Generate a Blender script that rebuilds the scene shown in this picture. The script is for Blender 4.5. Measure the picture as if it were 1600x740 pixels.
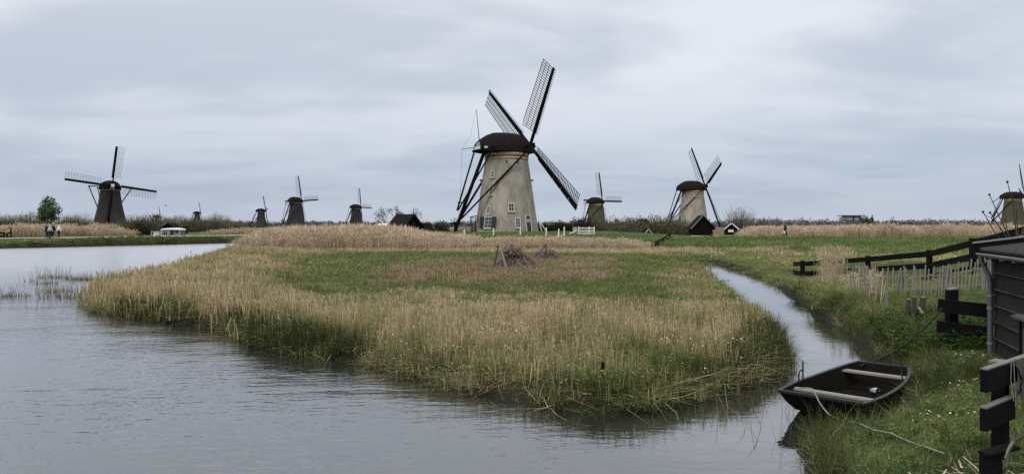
import bpy, math, random
import numpy as np
from mathutils import Vector, Matrix, Euler
PI = math.pi
R = math.radians
sc = bpy.context.scene
COL = sc.collection
for o in list(bpy.data.objects):
    bpy.data.objects.remove(o)

# ------------------------------------------------------------------ camera
EYE = 2.6
F = 1100.0
HOR = 352.0
cam = bpy.data.cameras.new('camera')
cam.lens = 36.0 * F / 1600
cam.sensor_width = 36
cam.shift_y = -(370 - HOR) / 1600
cam.clip_start = 0.05
cam.clip_end = 9000
camo = bpy.data.objects.new('camera', cam)
camo.location = (0, 0, EYE)
camo.rotation_euler = (R(90), 0, 0)
COL.objects.link(camo)
sc.camera = camo

# ------------------------------------------------------------------ light
SUN_EL, SUN_AZ = 48.0, 215.0        # overcast: a wide, weak sun behind the left shoulder
world = bpy.data.worlds.new('World')
sc.world = world
world.use_nodes = True
nt = world.node_tree
nt.nodes.clear()
def N(t, typ, **kw):
    n = t.nodes.new(typ)
    for k, v in kw.items():
        if k[0] == '_':
            n.inputs[k[1:]].default_value = v
        else:
            setattr(n, k, v)
    return n
def math_node(t, op, a, b=None, c=None, clamp=False):
    n = t.nodes.new('ShaderNodeMath'); n.operation = op; n.use_clamp = clamp
    for i, v in enumerate((a, b, c)):
        if v is None: continue
        if isinstance(v, (int, float)): n.inputs[i].default_value = v
        else: t.links.new(v, n.inputs[i])
    return n.outputs[0]
def ramp(t, fac, stops, interp='LINEAR'):
    n = t.nodes.new('ShaderNodeValToRGB')
    n.color_ramp.interpolation = interp
    e = n.color_ramp.elements
    while len(e) < len(stops): e.new(0.5)
    for i, (p, c) in enumerate(stops):
        e[i].position = p; e[i].color = (c[0], c[1], c[2], 1)
    t.links.new(fac, n.inputs[0])
    return n.outputs[0]
def mixc(t, fac, a, b, mode='MIX'):
    n = t.nodes.new('ShaderNodeMix'); n.data_type = 'RGBA'; n.blend_type = mode
    for s, v in ((0, fac), (6, a), (7, b)):
        if isinstance(v, (int, float)): n.inputs[s].default_value = v
        elif isinstance(v, (tuple, list)): n.inputs[s].default_value = (v[0], v[1], v[2], 1)
        else: t.links.new(v, n.inputs[s])
    return n.outputs[2]
def build_sky():
    t = nt
    tc = N(t, 'ShaderNodeTexCoord')
    sep = N(t, 'ShaderNodeSeparateXYZ')
    t.links.new(tc.outputs['Generated'], sep.inputs[0])
    z = math_node(t, 'MAXIMUM', sep.outputs[2], 0.0)
    # layer of cloud projected on a plane overhead
    den = math_node(t, 'ADD', z, 0.16)
    u = math_node(t, 'DIVIDE', sep.outputs[0], den)
    v = math_node(t, 'DIVIDE', sep.outputs[1], den)
    cmb = N(t, 'ShaderNodeCombineXYZ')
    t.links.new(u, cmb.inputs[0]); t.links.new(v, cmb.inputs[1])
    mp = N(t, 'ShaderNodeMapping'); mp.inputs['Scale'].default_value = (0.8, 1.3, 1); mp.inputs['Location'].default_value = (3.7, 1.2, 0)
    t.links.new(cmb.outputs[0], mp.inputs[0])
    n1 = N(t, 'ShaderNodeTexNoise', _Scale=0.85, _Detail=4.0, _Roughness=0.48, _Distortion=0.5)
    t.links.new(mp.outputs[0], n1.inputs['Vector'])
    n2 = N(t, 'ShaderNodeTexNoise', _Scale=2.6, _Detail=3.0, _Roughness=0.45, _Distortion=0.2)
    t.links.new(mp.outputs[0], n2.inputs['Vector'])
    f = math_node(t, 'MULTIPLY_ADD', n2.outputs[0], 0.24, math_node(t, 'MULTIPLY', n1.outputs[0], 0.80))
    light = ramp(t, z, [(0.0, (0.47, 0.52, 0.60)), (0.05, (0.42, 0.475, 0.575)), (0.12, (0.56, 0.60, 0.672)), (0.22, (0.69, 0.715, 0.768)), (0.3, (0.70, 0.72, 0.768)), (0.48, (0.98, 1.0, 1.04)), (1.0, (1.5, 1.52, 1.55))])
    dark = ramp(t, z, [(0.0, (0.43, 0.485, 0.585)), (0.05, (0.36, 0.417, 0.515)), (0.12, (0.43, 0.482, 0.572)), (0.3, (0.52, 0.56, 0.632)), (0.48, (0.76, 0.80, 0.87)), (1.0, (1.25, 1.29, 1.35))])
    cf = ramp(t, f, [(0.39, (0, 0, 0)), (0.62, (1, 1, 1))], 'EASE')
    cloud = mixc(t, cf, dark, light)
    sky = N(t, 'ShaderNodeTexSky', sky_type='NISHITA')
    sky.sun_disc = False
    sky.sun_elevation = R(SUN_EL); sky.sun_rotation = R(SUN_AZ)
    b1 = N(t, 'ShaderNodeBackground', _Strength=0.1)
    t.links.new(sky.outputs[0], b1.inputs[0])
    b2 = N(t, 'ShaderNodeBackground', _Strength=1.0)
    t.links.new(cloud, b2.inputs[0])
    mx = N(t, 'ShaderNodeMixShader'); mx.inputs[0].default_value = 0.93
    t.links.new(b1.outputs[0], mx.inputs[1]); t.links.new(b2.outputs[0], mx.inputs[2])
    out = N(t, 'ShaderNodeOutputWorld')
    t.links.new(mx.outputs[0], out.inputs[0])
build_sky()
sun = bpy.data.lights.new('sun', 'SUN')
sun.energy = 1.1
sun.angle = R(22)
sun.color = (1.0, 0.96, 0.9)
suno = bpy.data.objects.new('sun', sun)
COL.objects.link(suno)
_az = R(SUN_AZ)      # direction towards the sun: rotation measured from +Y clockwise
_d = Vector((math.sin(_az) * math.cos(R(SUN_EL)), math.cos(_az) * math.cos(R(SUN_EL)), math.sin(R(SUN_EL))))
suno.rotation_euler = _d.to_track_quat('Z', 'Y').to_euler()
sc.view_settings.view_transform = 'Standard'
sc.view_settings.look = 'None'
sc.view_settings.exposure = 0.25
sc.view_settings.gamma = 1.0
sc.view_settings.use_curve_mapping = False
sc.render.engine = 'CYCLES'
cy = sc.cycles
cy.use_denoising = False
cy.max_bounces = 6
cy.diffuse_bounces = 3
cy.glossy_bounces = 3
cy.transmission_bounces = 4
cy.transparent_max_bounces = 4
cy.volume_bounces = 0
cy.use_adaptive_sampling = False
cy.caustics_reflective = False
cy.caustics_refractive = False

# ------------------------------------------------------------------ materials
def new_mat(name):
    m = bpy.data.materials.new(name); m.use_nodes = True
    t = m.node_tree; t.nodes.clear()
    out = t.nodes.new('ShaderNodeOutputMaterial')
    return m, t, out
def surf(name, col, rough=0.7, var=0.25, scale=4.0, bump=0.3, stretch=(1, 1, 1), col2=None, stain=None, spec=0.3, coord='Object', metal=0.0, grain=60.0):
    """a painted, wooden, brick or metal surface: base colour with patchy wear, fine grain and relief"""
    m, t, out = new_mat(name)
    bs = t.nodes.new('ShaderNodeBsdfPrincipled')
    bs.inputs['Roughness'].default_value = rough
    bs.inputs['Specular IOR Level'].default_value = spec
    bs.inputs['Metallic'].default_value = metal
    tc = t.nodes.new('ShaderNodeTexCoord')
    mp = t.nodes.new('ShaderNodeMapping'); mp.inputs['Scale'].default_value = stretch
    t.links.new(tc.outputs[coord], mp.inputs[0])
    n1 = N(t, 'ShaderNodeTexNoise', _Scale=scale, _Detail=6.0, _Roughness=0.6)
    n2 = N(t, 'ShaderNodeTexNoise', _Scale=grain, _Detail=3.0, _Roughness=0.6)
    t.links.new(mp.outputs[0], n1.inputs['Vector']); t.links.new(mp.outputs[0], n2.inputs['Vector'])
    c2 = col2 or tuple(c * 0.55 for c in col)
    f = ramp(t, n1.outputs[0], [(0.35, (0, 0, 0)), (0.7, (1, 1, 1))])
    c = mixc(t, math_node(t, 'MULTIPLY', f, var * 1.6, clamp=True), col, c2)
    g = ramp(t, n2.outputs[0], [(0.3, (0.75, 0.75, 0.75)), (0.7, (1.15, 1.15, 1.15))])
    c = mixc(t, min(1.0, var * 2.0), c, g, 'MULTIPLY')
    if stain:
        n3 = N(t, 'ShaderNodeTexNoise', _Scale=scale * 0.37, _Detail=5.0, _Roughness=0.65)
        t.links.new(mp.outputs[0], n3.inputs['Vector'])
        sf = ramp(t, n3.outputs[0], [(0.5, (0, 0, 0)), (0.66, (1, 1, 1))])
        c = mixc(t, math_node(t, 'MULTIPLY', sf, 0.6), c, stain)
    t.links.new(c, bs.inputs['Base Color'])
    if bump:
        b = N(t, 'ShaderNodeBump', _Strength=bump, _Distance=0.02)
        t.links.new(math_node(t, 'ADD', n1.outputs[0], math_node(t, 'MULTIPLY', n2.outputs[0], 0.5)), b.inputs['Height'])
        t.links.new(b.outputs[0], bs.inputs['Normal'])
    t.links.new(bs.outputs[0], out.inputs[0])
    return m
def plant(name, stops, trans=0.3, mode='tint', vary=0.45, spec=0.0):
    """leaf and stalk material: colour from the plant's own tint (0 dry straw .. 1 fresh green), varied blade by blade"""
    m, t, out = new_mat(name)
    bv = N(t, 'ShaderNodeAttribute', attribute_name='bv')
    ti = N(t, 'ShaderNodeAttribute', attribute_name='tint', attribute_type='INSTANCER' if mode == 'tint' else 'GEOMETRY')
    f = math_node(t, 'ADD', ti.outputs['Fac'], math_node(t, 'MULTIPLY', math_node(t, 'SUBTRACT', bv.outputs['Fac'], 0.5), vary), clamp=True)
    c = ramp(t, f, stops)
    w = math_node(t, 'FRACT', math_node(t, 'MULTIPLY', bv.outputs['Fac'], 17.31))
    k = ramp(t, w, [(0.0, (0.45, 0.45, 0.45)), (0.55, (0.9, 0.9, 0.9)), (0.85, (1.15, 1.15, 1.12)), (1.0, (1.7, 1.65, 1.6))])
    c = mixc(t, 1.0, c, k, 'MULTIPLY')
    d = t.nodes.new('ShaderNodeBsdfDiffuse'); t.links.new(c, d.inputs[0])
    tr = t.nodes.new('ShaderNodeBsdfTranslucent'); t.links.new(c, tr.inputs[0])
    mx = t.nodes.new('ShaderNodeMixShader'); mx.inputs[0].default_value = trans
    t.links.new(d.outputs[0], mx.inputs[1]); t.links.new(tr.outputs[0], mx.inputs[2])
    t.links.new(mx.outputs[0], out.inputs[0])
    return m
M = {}
M['black_wood'] = surf('black_wood', (0.0055, 0.0053, 0.0055), 0.75, 0.3, 3, 0.4, (1, 1, 1), (0.012, 0.011, 0.010), spec=0.06)
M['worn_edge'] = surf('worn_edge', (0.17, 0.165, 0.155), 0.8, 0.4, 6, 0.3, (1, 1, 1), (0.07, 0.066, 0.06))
M['lip'] = surf('lip', (0.10, 0.096, 0.088), 0.85, 0.6, 3, 0.3, (.6, 3, 3), (0.03, 0.028, 0.026), spec=.05)  # worn grey, kept pale so the ledge's light is part of the colour
M['grey_wood'] = surf('grey_wood', (0.20, 0.185, 0.16), 0.85, 0.4, 5, 0.5, (4, 4, 0.6), (0.09, 0.08, 0.065))
M['pale_wood'] = surf('pale_wood', (0.25, 0.235, 0.20), 0.85, 0.4, 6, 0.4, (4, 4, 0.6), (0.13, 0.115, 0.09))
M['brown_wood'] = surf('brown_wood', (0.055, 0.046, 0.038), 0.85, 0.4, 5, 0.5, (4, 4, 0.6), (0.05, 0.04, 0.03))
M['white_paint'] = surf('white_paint', (0.72, 0.71, 0.68), 0.55, 0.12, 3, 0.1, stain=(0.5, 0.48, 0.43))
M['green_paint'] = surf('green_paint', (0.012, 0.03, 0.022), 0.5, 0.2, 3, 0.1)
M['brushwood_core'] = surf('brushwood_core', (0.20, 0.16, 0.132), 0.95, 0.6, 9, 0.8, (1, 1, 2), (0.05, 0.04, 0.033), grain=40)
M['window_white'] = surf('window_white', (0.50, 0.50, 0.48), 0.6, 0.15, 3, 0.1)
M['bailer'] = surf('bailer', (0.36, 0.37, 0.36), 0.5, 0.2, 8, 0.05, stain=(.15, .15, .14))
M['glass'] = surf('glass', (0.02, 0.025, 0.03), 0.08, 0.1, 2, 0.0, spec=0.6)
M['brick_tower'] = surf('brick_tower', (0.355, 0.314, 0.258), 0.9, 0.55, 1.1, 0.5, (1.2, 1.2, .5), (0.18, 0.16, 0.132), stain=(0.43, 0.385, 0.32), grain=7.0)
M['brick_olive'] = surf('brick_olive', (0.085, 0.075, 0.052), 0.9, 0.4, 0.55, 0.5, (1, 1, 1.3), (0.05, 0.044, 0.032), stain=(0.115, 0.10, 0.072), grain=9.0)
M['thatch'] = surf('thatch', (0.0125, 0.0115, 0.011), 0.95, 0.45, 0.9, 0.8, (3, 3, 0.5), (0.024, 0.021, 0.019), grain=14.0, spec=0.03)
M['thatch_grey'] = surf('thatch_grey', (0.05, 0.045, 0.042), 0.95, 0.5, 0.7, 0.8, (3, 3, 0.35), (0.026, 0.023, 0.022), stain=(0.068, 0.06, 0.053), grain=14.0, spec=0.1)
M['tar_thatch'] = surf('tar_thatch', (0.022, 0.020, 0.019), 0.9, 0.45, 0.9, 0.7, (3, 3, 0.5), (0.04, 0.035, 0.032), grain=14.0, spec=0.15)
M['band_yellow'] = surf('band_yellow', (0.42, 0.32, 0.18), 0.7, 0.2, 3, 0.1)
M['sail_wood'] = surf('sail_wood', (0.009, 0.0085, 0.008), 0.8, 0.3, 3, 0.2, spec=0.05)
M['sail_edge'] = surf('sail_edge', (0.10, 0.095, 0.09), 0.7, 0.3, 3, 0.2)
M['white_tarp'] = surf('white_tarp', (0.75, 0.75, 0.74), 0.5, 0.1, 3, 0.1)
M['grey_metal'] = surf('grey_metal', (0.13, 0.14, 0.15), 0.45, 0.25, 5, 0.1, spec=0.5, metal=0.3)
M['zinc'] = surf('zinc', (0.22, 0.235, 0.25), 0.5, 0.3, 5, 0.1, spec=0.5, metal=0.3)
M['roof_sheet'] = surf('roof_sheet', (0.042, 0.042, 0.041), 0.8, 0.45, 6, 0.4, (1, 1, 1), (0.02, 0.021, 0.018), stain=(0.065, 0.065, 0.055))
M['wall_board'] = surf('wall_board', (0.022, 0.0215, 0.019), 0.8, 0.4, 4, 0.4, (1, 1, 1), (0.045, 0.043, 0.036), spec=0.06)
M['cabinet_paint'] = surf('cabinet_paint', (0.10, 0.098, 0.092), 0.75, 0.4, 5, 0.3, (3, 3, .6), (0.03, 0.03, 0.027))
M['boat_black'] = surf('boat_black', (0.0055, 0.0054, 0.0053), 0.6, 0.35, 5, 0.3, (1, 1, 1), (0.013, 0.012, 0.011), spec=0.1)
M['boat_inside'] = surf('boat_inside', (0.006, 0.0055, 0.0045), 0.9, 0.4, 5, 0.3, (1, 1, 1), (0.014, 0.012, 0.009), spec=0.05)
M['boat_rim'] = surf('boat_rim', (0.008, 0.0078, 0.0075), 0.5, 0.3, 6, 0.2, spec=0.3)
M['thwart'] = surf('thwart', (0.25, 0.235, 0.215), 0.8, 0.35, 5, 0.3, (1, 6, 6), (0.17, 0.155, 0.135))
M['rope'] = surf('rope', (0.26, 0.245, 0.21), 0.9, 0.3, 20, 0.3)
M['chain'] = surf('chain', (0.009, 0.009, 0.009), 0.6, 0.3, 20, 0.2)
M['net'] = surf('net', (0.045, 0.045, 0.04), 0.95, 0.5, 9, 0.5, (1, 1, 1), (0.075, 0.072, 0.062), grain=120)
M['white_plastic'] = surf('white_plastic', (0.62, 0.62, 0.6), 0.4, 0.1, 4, 0.05)
M['far_wall'] = surf('far_wall', (0.33, 0.35, 0.37), 0.8, 0.15, 0.2, 0.0)
M['far_dark'] = surf('far_dark', (0.03, 0.034, 0.042), 0.6, 0.15, 0.2, 0.0)
M['far_blue'] = surf('far_blue', (0.24, 0.32, 0.42), 0.7, 0.12, 0.2, 0.0)
M['skin'] = surf('skin', (0.45, 0.28, 0.2), 0.6, 0.1, 6, 0.0)
M['cloth_black'] = surf('cloth_black', (0.012, 0.012, 0.014), 0.85, 0.2, 8, 0.1)
M['cloth_navy'] = surf('cloth_navy', (0.018, 0.022, 0.035), 0.85, 0.2, 8, 0.1)
M['cloth_white'] = surf('cloth_white', (0.68, 0.69, 0.70), 0.8, 0.1, 8, 0.1)
M['cloth_grey'] = surf('cloth_grey', (0.45, 0.47, 0.52), 0.8, 0.1, 8, 0.1)
M['hair'] = surf('hair', (0.02, 0.014, 0.01), 0.7, 0.2, 8, 0.1)
M['bark'] = surf('bark', (0.075, 0.065, 0.052), 0.95, 0.4, 6, 0.5, (3, 3, .5), (0.035, 0.03, 0.024))
M['bark_grey'] = surf('bark_grey', (0.12, 0.11, 0.095), 0.95, 0.4, 6, 0.5, (3, 3, .5), (0.06, 0.054, 0.045))
M['path'] = surf('path', (0.34, 0.325, 0.28), 0.95, 0.3, 1.5, 0.2)
# plants: 0 = dry straw .. 1 = fresh green
STRAW = [(0.0, (0.60, 0.475, 0.315)), (0.3, (0.50, 0.40, 0.245)), (0.55, (0.34, 0.31, 0.15)), (0.8, (0.17, 0.20, 0.07)), (1.0, (0.085, 0.125, 0.04))]
M['reed'] = plant('reed', STRAW, 0.3)
GREEN = [(0.0, (0.46, 0.39, 0.22)), (0.3, (0.30, 0.305, 0.125)), (0.6, (0.185, 0.215, 0.085)), (1.0, (0.105, 0.155, 0.05))]
M['grass'] = plant('grass', GREEN, 0.35)
M['sedge'] = plant('sedge', [(0.0, (0.20, 0.17, 0.08)), (0.4, (0.075, 0.092, 0.034)), (1.0, (0.028, 0.05, 0.018))], 0.25)
M['nettle'] = plant('nettle', [(0.0, (0.17, 0.21, 0.07)), (0.5, (0.08, 0.135, 0.036)), (1.0, (0.036, 0.072, 0.02))], 0.3)
M['tall_reed'] = plant('tall_reed', [(0.0, (0.68, 0.565, 0.42)), (0.4, (0.56, 0.45, 0.315)), (0.75, (0.45, 0.36, 0.24)), (1.0, (0.38, 0.33, 0.19))], 0.42)
M['brown_sedge'] = plant('brown_sedge', [(0.0, (0.56, 0.42, 0.29)), (0.5, (0.36, 0.26, 0.175)), (1.0, (0.18, 0.15, 0.09))], 0.2)
M['flower'] = plant('flower', [(0.0, (0.72, 0.70, 0.62)), (1.0, (0.8, 0.8, 0.78))], 0.2, vary=0.2)
M['leaf_tree'] = plant('leaf_tree', [(0.0, (0.16, 0.18, 0.085)), (0.5, (0.105, 0.135, 0.055)), (1.0, (0.055, 0.08, 0.035))], 0.3, 'geo', 0.6)
M['leaf_olive'] = plant('leaf_olive', [(0.0, (0.22, 0.205, 0.105)), (0.5, (0.14, 0.14, 0.07)), (1.0, (0.08, 0.085, 0.042))], 0.3, 'geo', 0.6)
M['leaf_wispy'] = plant('leaf_wispy', [(0.0, (0.34, 0.35, 0.22)), (0.5, (0.25, 0.265, 0.155)), (1.0, (0.17, 0.18, 0.11))], 0.3, 'geo', 0.6)
M['leaf_dark'] = plant('leaf_dark', [(0.0, (0.05, 0.055, 0.028)), (0.5, (0.028, 0.034, 0.018)), (1.0, (0.015, 0.019, 0.011))], 0.2, 'geo', 0.6)
M['twig'] = plant('twig', [(0.0, (0.17, 0.145, 0.115)), (0.5, (0.105, 0.09, 0.072)), (1.0, (0.035, 0.03, 0.025))], 0.0, 'geo', 0.6)
M['blossom'] = plant('blossom', [(0.0, (0.34, 0.33, 0.28)), (0.5, (0.22, 0.21, 0.17)), (1.0, (0.12, 0.11, 0.09))], 0.2, 'geo', 0.6)
M['wood_far_hazed'] = plant('wood_far_hazed', [(0.0, (0.20, 0.20, 0.195)), (0.5, (0.155, 0.16, 0.162)), (1.0, (0.11, 0.117, 0.122))], 0.15, 'geo', 0.7)  # twig grey made paler and cooler: distance haze is put into the colour
M['brush'] = plant('brush', [(0.0, (0.44, 0.36, 0.30)), (0.5, (0.28, 0.22, 0.18)), (1.0, (0.13, 0.10, 0.085))], 0.1, 'geo', 0.8)

def ground_material():
    m, t, out = new_mat('ground')
    bs = t.nodes.new('ShaderNodeBsdfPrincipled'); bs.inputs['Roughness'].default_value = 0.95; bs.inputs['Specular IOR Level'].default_value = 0.1
    a = N(t, 'ShaderNodeAttribute', attribute_name='gcol')
    geo = t.nodes.new('ShaderNodeNewGeometry')
    n1 = N(t, 'ShaderNodeTexNoise', _Scale=0.35, _Detail=8.0, _Roughness=0.65)
    n2 = N(t, 'ShaderNodeTexNoise', _Scale=9.0, _Detail=6.0, _Roughness=0.7)
    t.links.new(geo.outputs['Position'], n1.inputs['Vector']); t.links.new(geo.outputs['Position'], n2.inputs['Vector'])
    k = ramp(t, n1.outputs[0], [(0.3, (0.7, 0.72, 0.7)), (0.7, (1.25, 1.2, 1.15))])
    c = mixc(t, 1.0, a.outputs['Color'], k, 'MULTIPLY')
    k2 = ramp(t, n2.outputs[0], [(0.3, (0.65, 0.65, 0.65)), (0.7, (1.3, 1.3, 1.25))])
    c = mixc(t, 1.0, c, k2, 'MULTIPLY')
    t.links.new(c, bs.inputs['Base Color'])
    b = N(t, 'ShaderNodeBump', _Strength=0.6, _Distance=0.06)
    t.links.new(n2.outputs[0], b.inputs['Height']); t.links.new(b.outputs[0], bs.inputs['Normal'])
    t.links.new(bs.outputs[0], out.inputs[0])
    return m
M['ground'] = ground_material()
def water_material():
    m, t, out = new_mat('water')
    bs = t.nodes.new('ShaderNodeBsdfGlossy'); bs.inputs['Color'].default_value = (0.96, 0.97, 0.985, 1)
    body = t.nodes.new('ShaderNodeBsdfDiffuse'); body.inputs['Color'].default_value = (0.020, 0.021, 0.018, 1)
    wpos = t.nodes.new('ShaderNodeNewGeometry'); wsep = t.nodes.new('ShaderNodeSeparateXYZ'); t.links.new(wpos.outputs['Position'], wsep.inputs[0])
    # open water far out is ruffled by wind finer than the picture can resolve: a rougher sheen; the ditch stays glassy
    wr = N(t, 'ShaderNodeMapRange', interpolation_type='SMOOTHSTEP'); t.links.new(wsep.outputs[1], wr.inputs['Value'])
    wr.inputs['From Min'].default_value = 12.0; wr.inputs['From Max'].default_value = 48.0; wr.inputs['To Min'].default_value = 0.07; wr.inputs['To Max'].default_value = 0.25
    wx = N(t, 'ShaderNodeMapRange', interpolation_type='SMOOTHSTEP'); t.links.new(wsep.outputs[0], wx.inputs['Value'])
    wx.inputs['From Min'].default_value = 4.0; wx.inputs['From Max'].default_value = -4.0; wx.inputs['To Min'].default_value = 0.0; wx.inputs['To Max'].default_value = 1.0
    t.links.new(math_node(t, 'MAXIMUM', math_node(t, 'MULTIPLY', wr.outputs[0], wx.outputs[0]), 0.03), bs.inputs['Roughness'])
    geo = t.nodes.new('ShaderNodeNewGeometry')
    def layer(sx, sy, rot, scale, detail, dist=0.4):
        mp = t.nodes.new('ShaderNodeMapping'); mp.inputs['Scale'].default_value = (sx, sy, 1); mp.inputs['Rotation'].default_value = (0, 0, R(rot))
        t.links.new(geo.outputs['Position'], mp.inputs[0])
        n = N(t, 'ShaderNodeTexNoise', _Scale=scale, _Detail=detail, _Roughness=0.5, _Distortion=dist)
        t.links.new(mp.outputs[0], n.inputs['Vector'])
        return n.outputs[0]
    sepp = t.nodes.new('ShaderNodeSeparateXYZ'); t.links.new(geo.outputs['Position'], sepp.inputs[0])
    r1 = layer(0.55, 1.5, -14, 4.2, 2.0)          # wind ripples
    r2 = layer(0.35, 1.0, -8, 1.1, 2.0)           # long low swell
    r3 = layer(0.8, 1.4, -20, 13.0, 1.0)          # fine chop
    calm = layer(1, 1, 0, 0.12, 3.0)              # calm and ruffled patches
    # sheltered water by the ditch and the near bank is calmer than the open pool on the left
    sh = N(t, 'ShaderNodeMapRange', interpolation_type='SMOOTHSTEP'); t.links.new(sepp.outputs[0], sh.inputs['Value'])
    sh.inputs['From Min'].default_value = 3.5; sh.inputs['From Max'].default_value = -6.0
    sh.inputs['To Min'].default_value = 0.16; sh.inputs['To Max'].default_value = 1.0
    h = math_node(t, 'ADD', math_node(t, 'MULTIPLY', r1, 0.55), math_node(t, 'ADD', math_node(t, 'MULTIPLY', r2, 1.1), math_node(t, 'MULTIPLY', r3, 0.17)))
    fy = N(t, 'ShaderNodeMapRange', interpolation_type='SMOOTHSTEP'); t.links.new(sepp.outputs[1], fy.inputs['Value'])
    fy.inputs['From Min'].default_value = 9.0; fy.inputs['From Max'].default_value = 42.0
    fy.inputs['To Min'].default_value = 1.25; fy.inputs['To Max'].default_value = 0.22
    amp = math_node(t, 'MULTIPLY', sh.outputs[0], ramp(t, calm, [(0.35, (0.4, 0.4, 0.4)), (0.65, (1.25, 1.25, 1.25))]))
    h = math_node(t, 'MULTIPLY', math_node(t, 'MULTIPLY', h, amp), fy.outputs[0])
    b = N(t, 'ShaderNodeBump', _Strength=1.0, _Distance=0.030)
    t.links.new(h, b.inputs['Height']); t.links.new(b.outputs[0], bs.inputs['Normal']); t.links.new(b.outputs[0], body.inputs['Normal'])
    lw = t.nodes.new('ShaderNodeLayerWeight'); lw.inputs['Blend'].default_value = 0.5; t.links.new(b.outputs[0], lw.inputs['Normal'])
    fr = math_node(t, 'MULTIPLY_ADD', math_node(t, 'POWER', lw.outputs['Facing'], 2.7), 0.87, 0.05, clamp=True)
    mx = t.nodes.new('ShaderNodeMixShader'); t.links.new(fr, mx.inputs[0]); t.links.new(body.outputs[0], mx.inputs[1]); t.links.new(bs.outputs[0], mx.inputs[2])
    t.links.new(mx.outputs[0], out.inputs[0])
    return m
M['water'] = water_material()

# ------------------------------------------------------------------ mesh helpers
class MB:
    def __init__(s): s.v = []; s.f = []; s.mi = []; s.sm = []; s.bv = None; s.tint = None
    def add(s, vs, fs, mi=0, smooth=False):
        b = len(s.v); s.v.extend([tuple(p) for p in vs])
        for f in fs:
            s.f.append([i + b for i in f]); s.mi.append(mi); s.sm.append(smooth)
        return s
    def box(s, c, size, rot=None, mi=0):
        hx, hy, hz = size[0] / 2, size[1] / 2, size[2] / 2
        vs = [Vector((x, y, z)) for x in (-hx, hx) for y in (-hy, hy) for z in (-hz, hz)]
        if rot is not None: vs = [rot @ p for p in vs]
        c = Vector(c)
        s.add([p + c for p in vs], [(0, 1, 3, 2), (4, 6, 7, 5), (0, 4, 5, 1), (2, 3, 7, 6), (0, 2, 6, 4), (1, 5, 7, 3)], mi)
        return s
    def beam(s, p0, p1, w, h=None, up=(0, 0, 1), mi=0, taper=1.0):
        h = h or w
        p0 = Vector(p0); p1 = Vector(p1); d = (p1 - p0).normalized()
        u = Vector(up)
        if abs(d.dot(u)) > 0.98: u = Vector((1, 0, 0))
        a = d.cross(u).normalized(); b = a.cross(d).normalized()
        vs = []
        for p, k in ((p0, 1.0), (p1, taper)):
            for i, j in ((-1, -1), (1, -1), (1, 1), (-1, 1)):
                vs.append(p + a * (i * w / 2 * k) + b * (j * h / 2 * k))
        s.add(vs, [(0, 3, 2, 1), (4, 5, 6, 7), (0, 1, 5, 4), (1, 2, 6, 5), (2, 3, 7, 6), (3, 0, 4, 7)], mi)
        return s
    def tube(s, pts, radii, n=6, mi=0, cap=True, smooth=True):
        pts = [Vector(p) for p in pts]
        if isinstance(radii, (int, float)): radii = [radii] * len(pts)
        vs = []; fs = []; prev = None
        for i, p in enumerate(pts):
            d = (pts[min(i + 1, len(pts) - 1)] - pts[max(i - 1, 0)])
            d = d.normalized() if d.length > 1e-9 else Vector((0, 0, 1))
            if prev is None:
                u = Vector((0, 0, 1)) if abs(d.z) < 0.9 else Vector((1, 0, 0))
                a = d.cross(u).normalized()
            else:
                a = prev - d * prev.dot(d)
                a = a.normalized() if a.length > 1e-6 else d.orthogonal().normalized()
            prev = a; b = d.cross(a)
            for k in range(n):
                th = 2 * PI * k / n
                vs.append(p + (a * math.cos(th) + b * math.sin(th)) * radii[i])
        for i in range(len(pts) - 1):
            for k in range(n):
                k2 = (k + 1) % n
                fs.append((i * n + k, i * n + k2, (i + 1) * n + k2, (i + 1) * n + k))
        s.add(vs, fs, mi, smooth)
        if cap:
            s.add(vs[:n], [tuple(range(n))[::-1]], mi); s.add(vs[-n:], [tuple(range(n))], mi)
        return s
    def lathe(s, prof, n=24, mi=0, smooth=True, c=(0, 0, 0), cap=True, rot0=0.0):
        vs = []; fs = []
        for r, z in prof:
            for k in range(n):
                th = 2 * PI * (k + rot0) / n
                vs.append((c[0] + r * math.cos(th), c[1] + r * math.sin(th), c[2] + z))
        for i in range(len(prof) - 1):
            for k in range(n):
                k2 = (k + 1) % n
                fs.append((i * n + k, i * n + k2, (i + 1) * n + k2, (i + 1) * n + k))
        s.add(vs, fs, mi, smooth)
        if cap:
            s.add(vs[:n], [tuple(range(n))[::-1]], mi); s.add(vs[-n:], [tuple(range(n))], mi)
        return s
    def loft(s, rings, closed=True, mi=0, smooth=True, cap=True):
        n = len(rings[0]); vs = [p for r in rings for p in r]; fs = []
        m = n if closed else n - 1
        for i in range(len(rings) - 1):
            for k in range(m):
                k2 = (k + 1) % n
                fs.append((i * n + k, i * n + k2, (i + 1) * n + k2, (i + 1) * n + k))
        s.add(vs, fs, mi, smooth)
        if cap:
            s.add(rings[0], [tuple(range(n))[::-1]], mi); s.add(rings[-1], [tuple(range(n))], mi)
        return s
    def mesh(s, name, mats):
        me = bpy.data.meshes.new(name)
        me.from_pydata([tuple(p) for p in s.v], [], s.f)
        for m in (mats if isinstance(mats, (list, tuple)) else [mats]): me.materials.append(m)
        if len(s.mi): me.polygons.foreach_set('material_index', s.mi); me.polygons.foreach_set('use_smooth', s.sm)
        me.update()
        return me
    def build(s, name, mats, parent=None, loc=None, rot=None):
        return link(name, s.mesh(name, mats), parent, loc, rot)
def link(name, me, parent=None, loc=None, rot=None):
    o = bpy.data.objects.new(name, me)
    COL.objects.link(o)
    if parent is not None: o.parent = parent
    if loc is not None: o.location = loc
    if rot is not None: o.rotation_euler = rot
    return o
def tag(o, label=None, cat=None, group=None, kind=None):
    if label: o['label'] = label
    if cat: o['category'] = cat
    if group: o['group'] = group
    if kind: o['kind'] = kind
    return o
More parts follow.
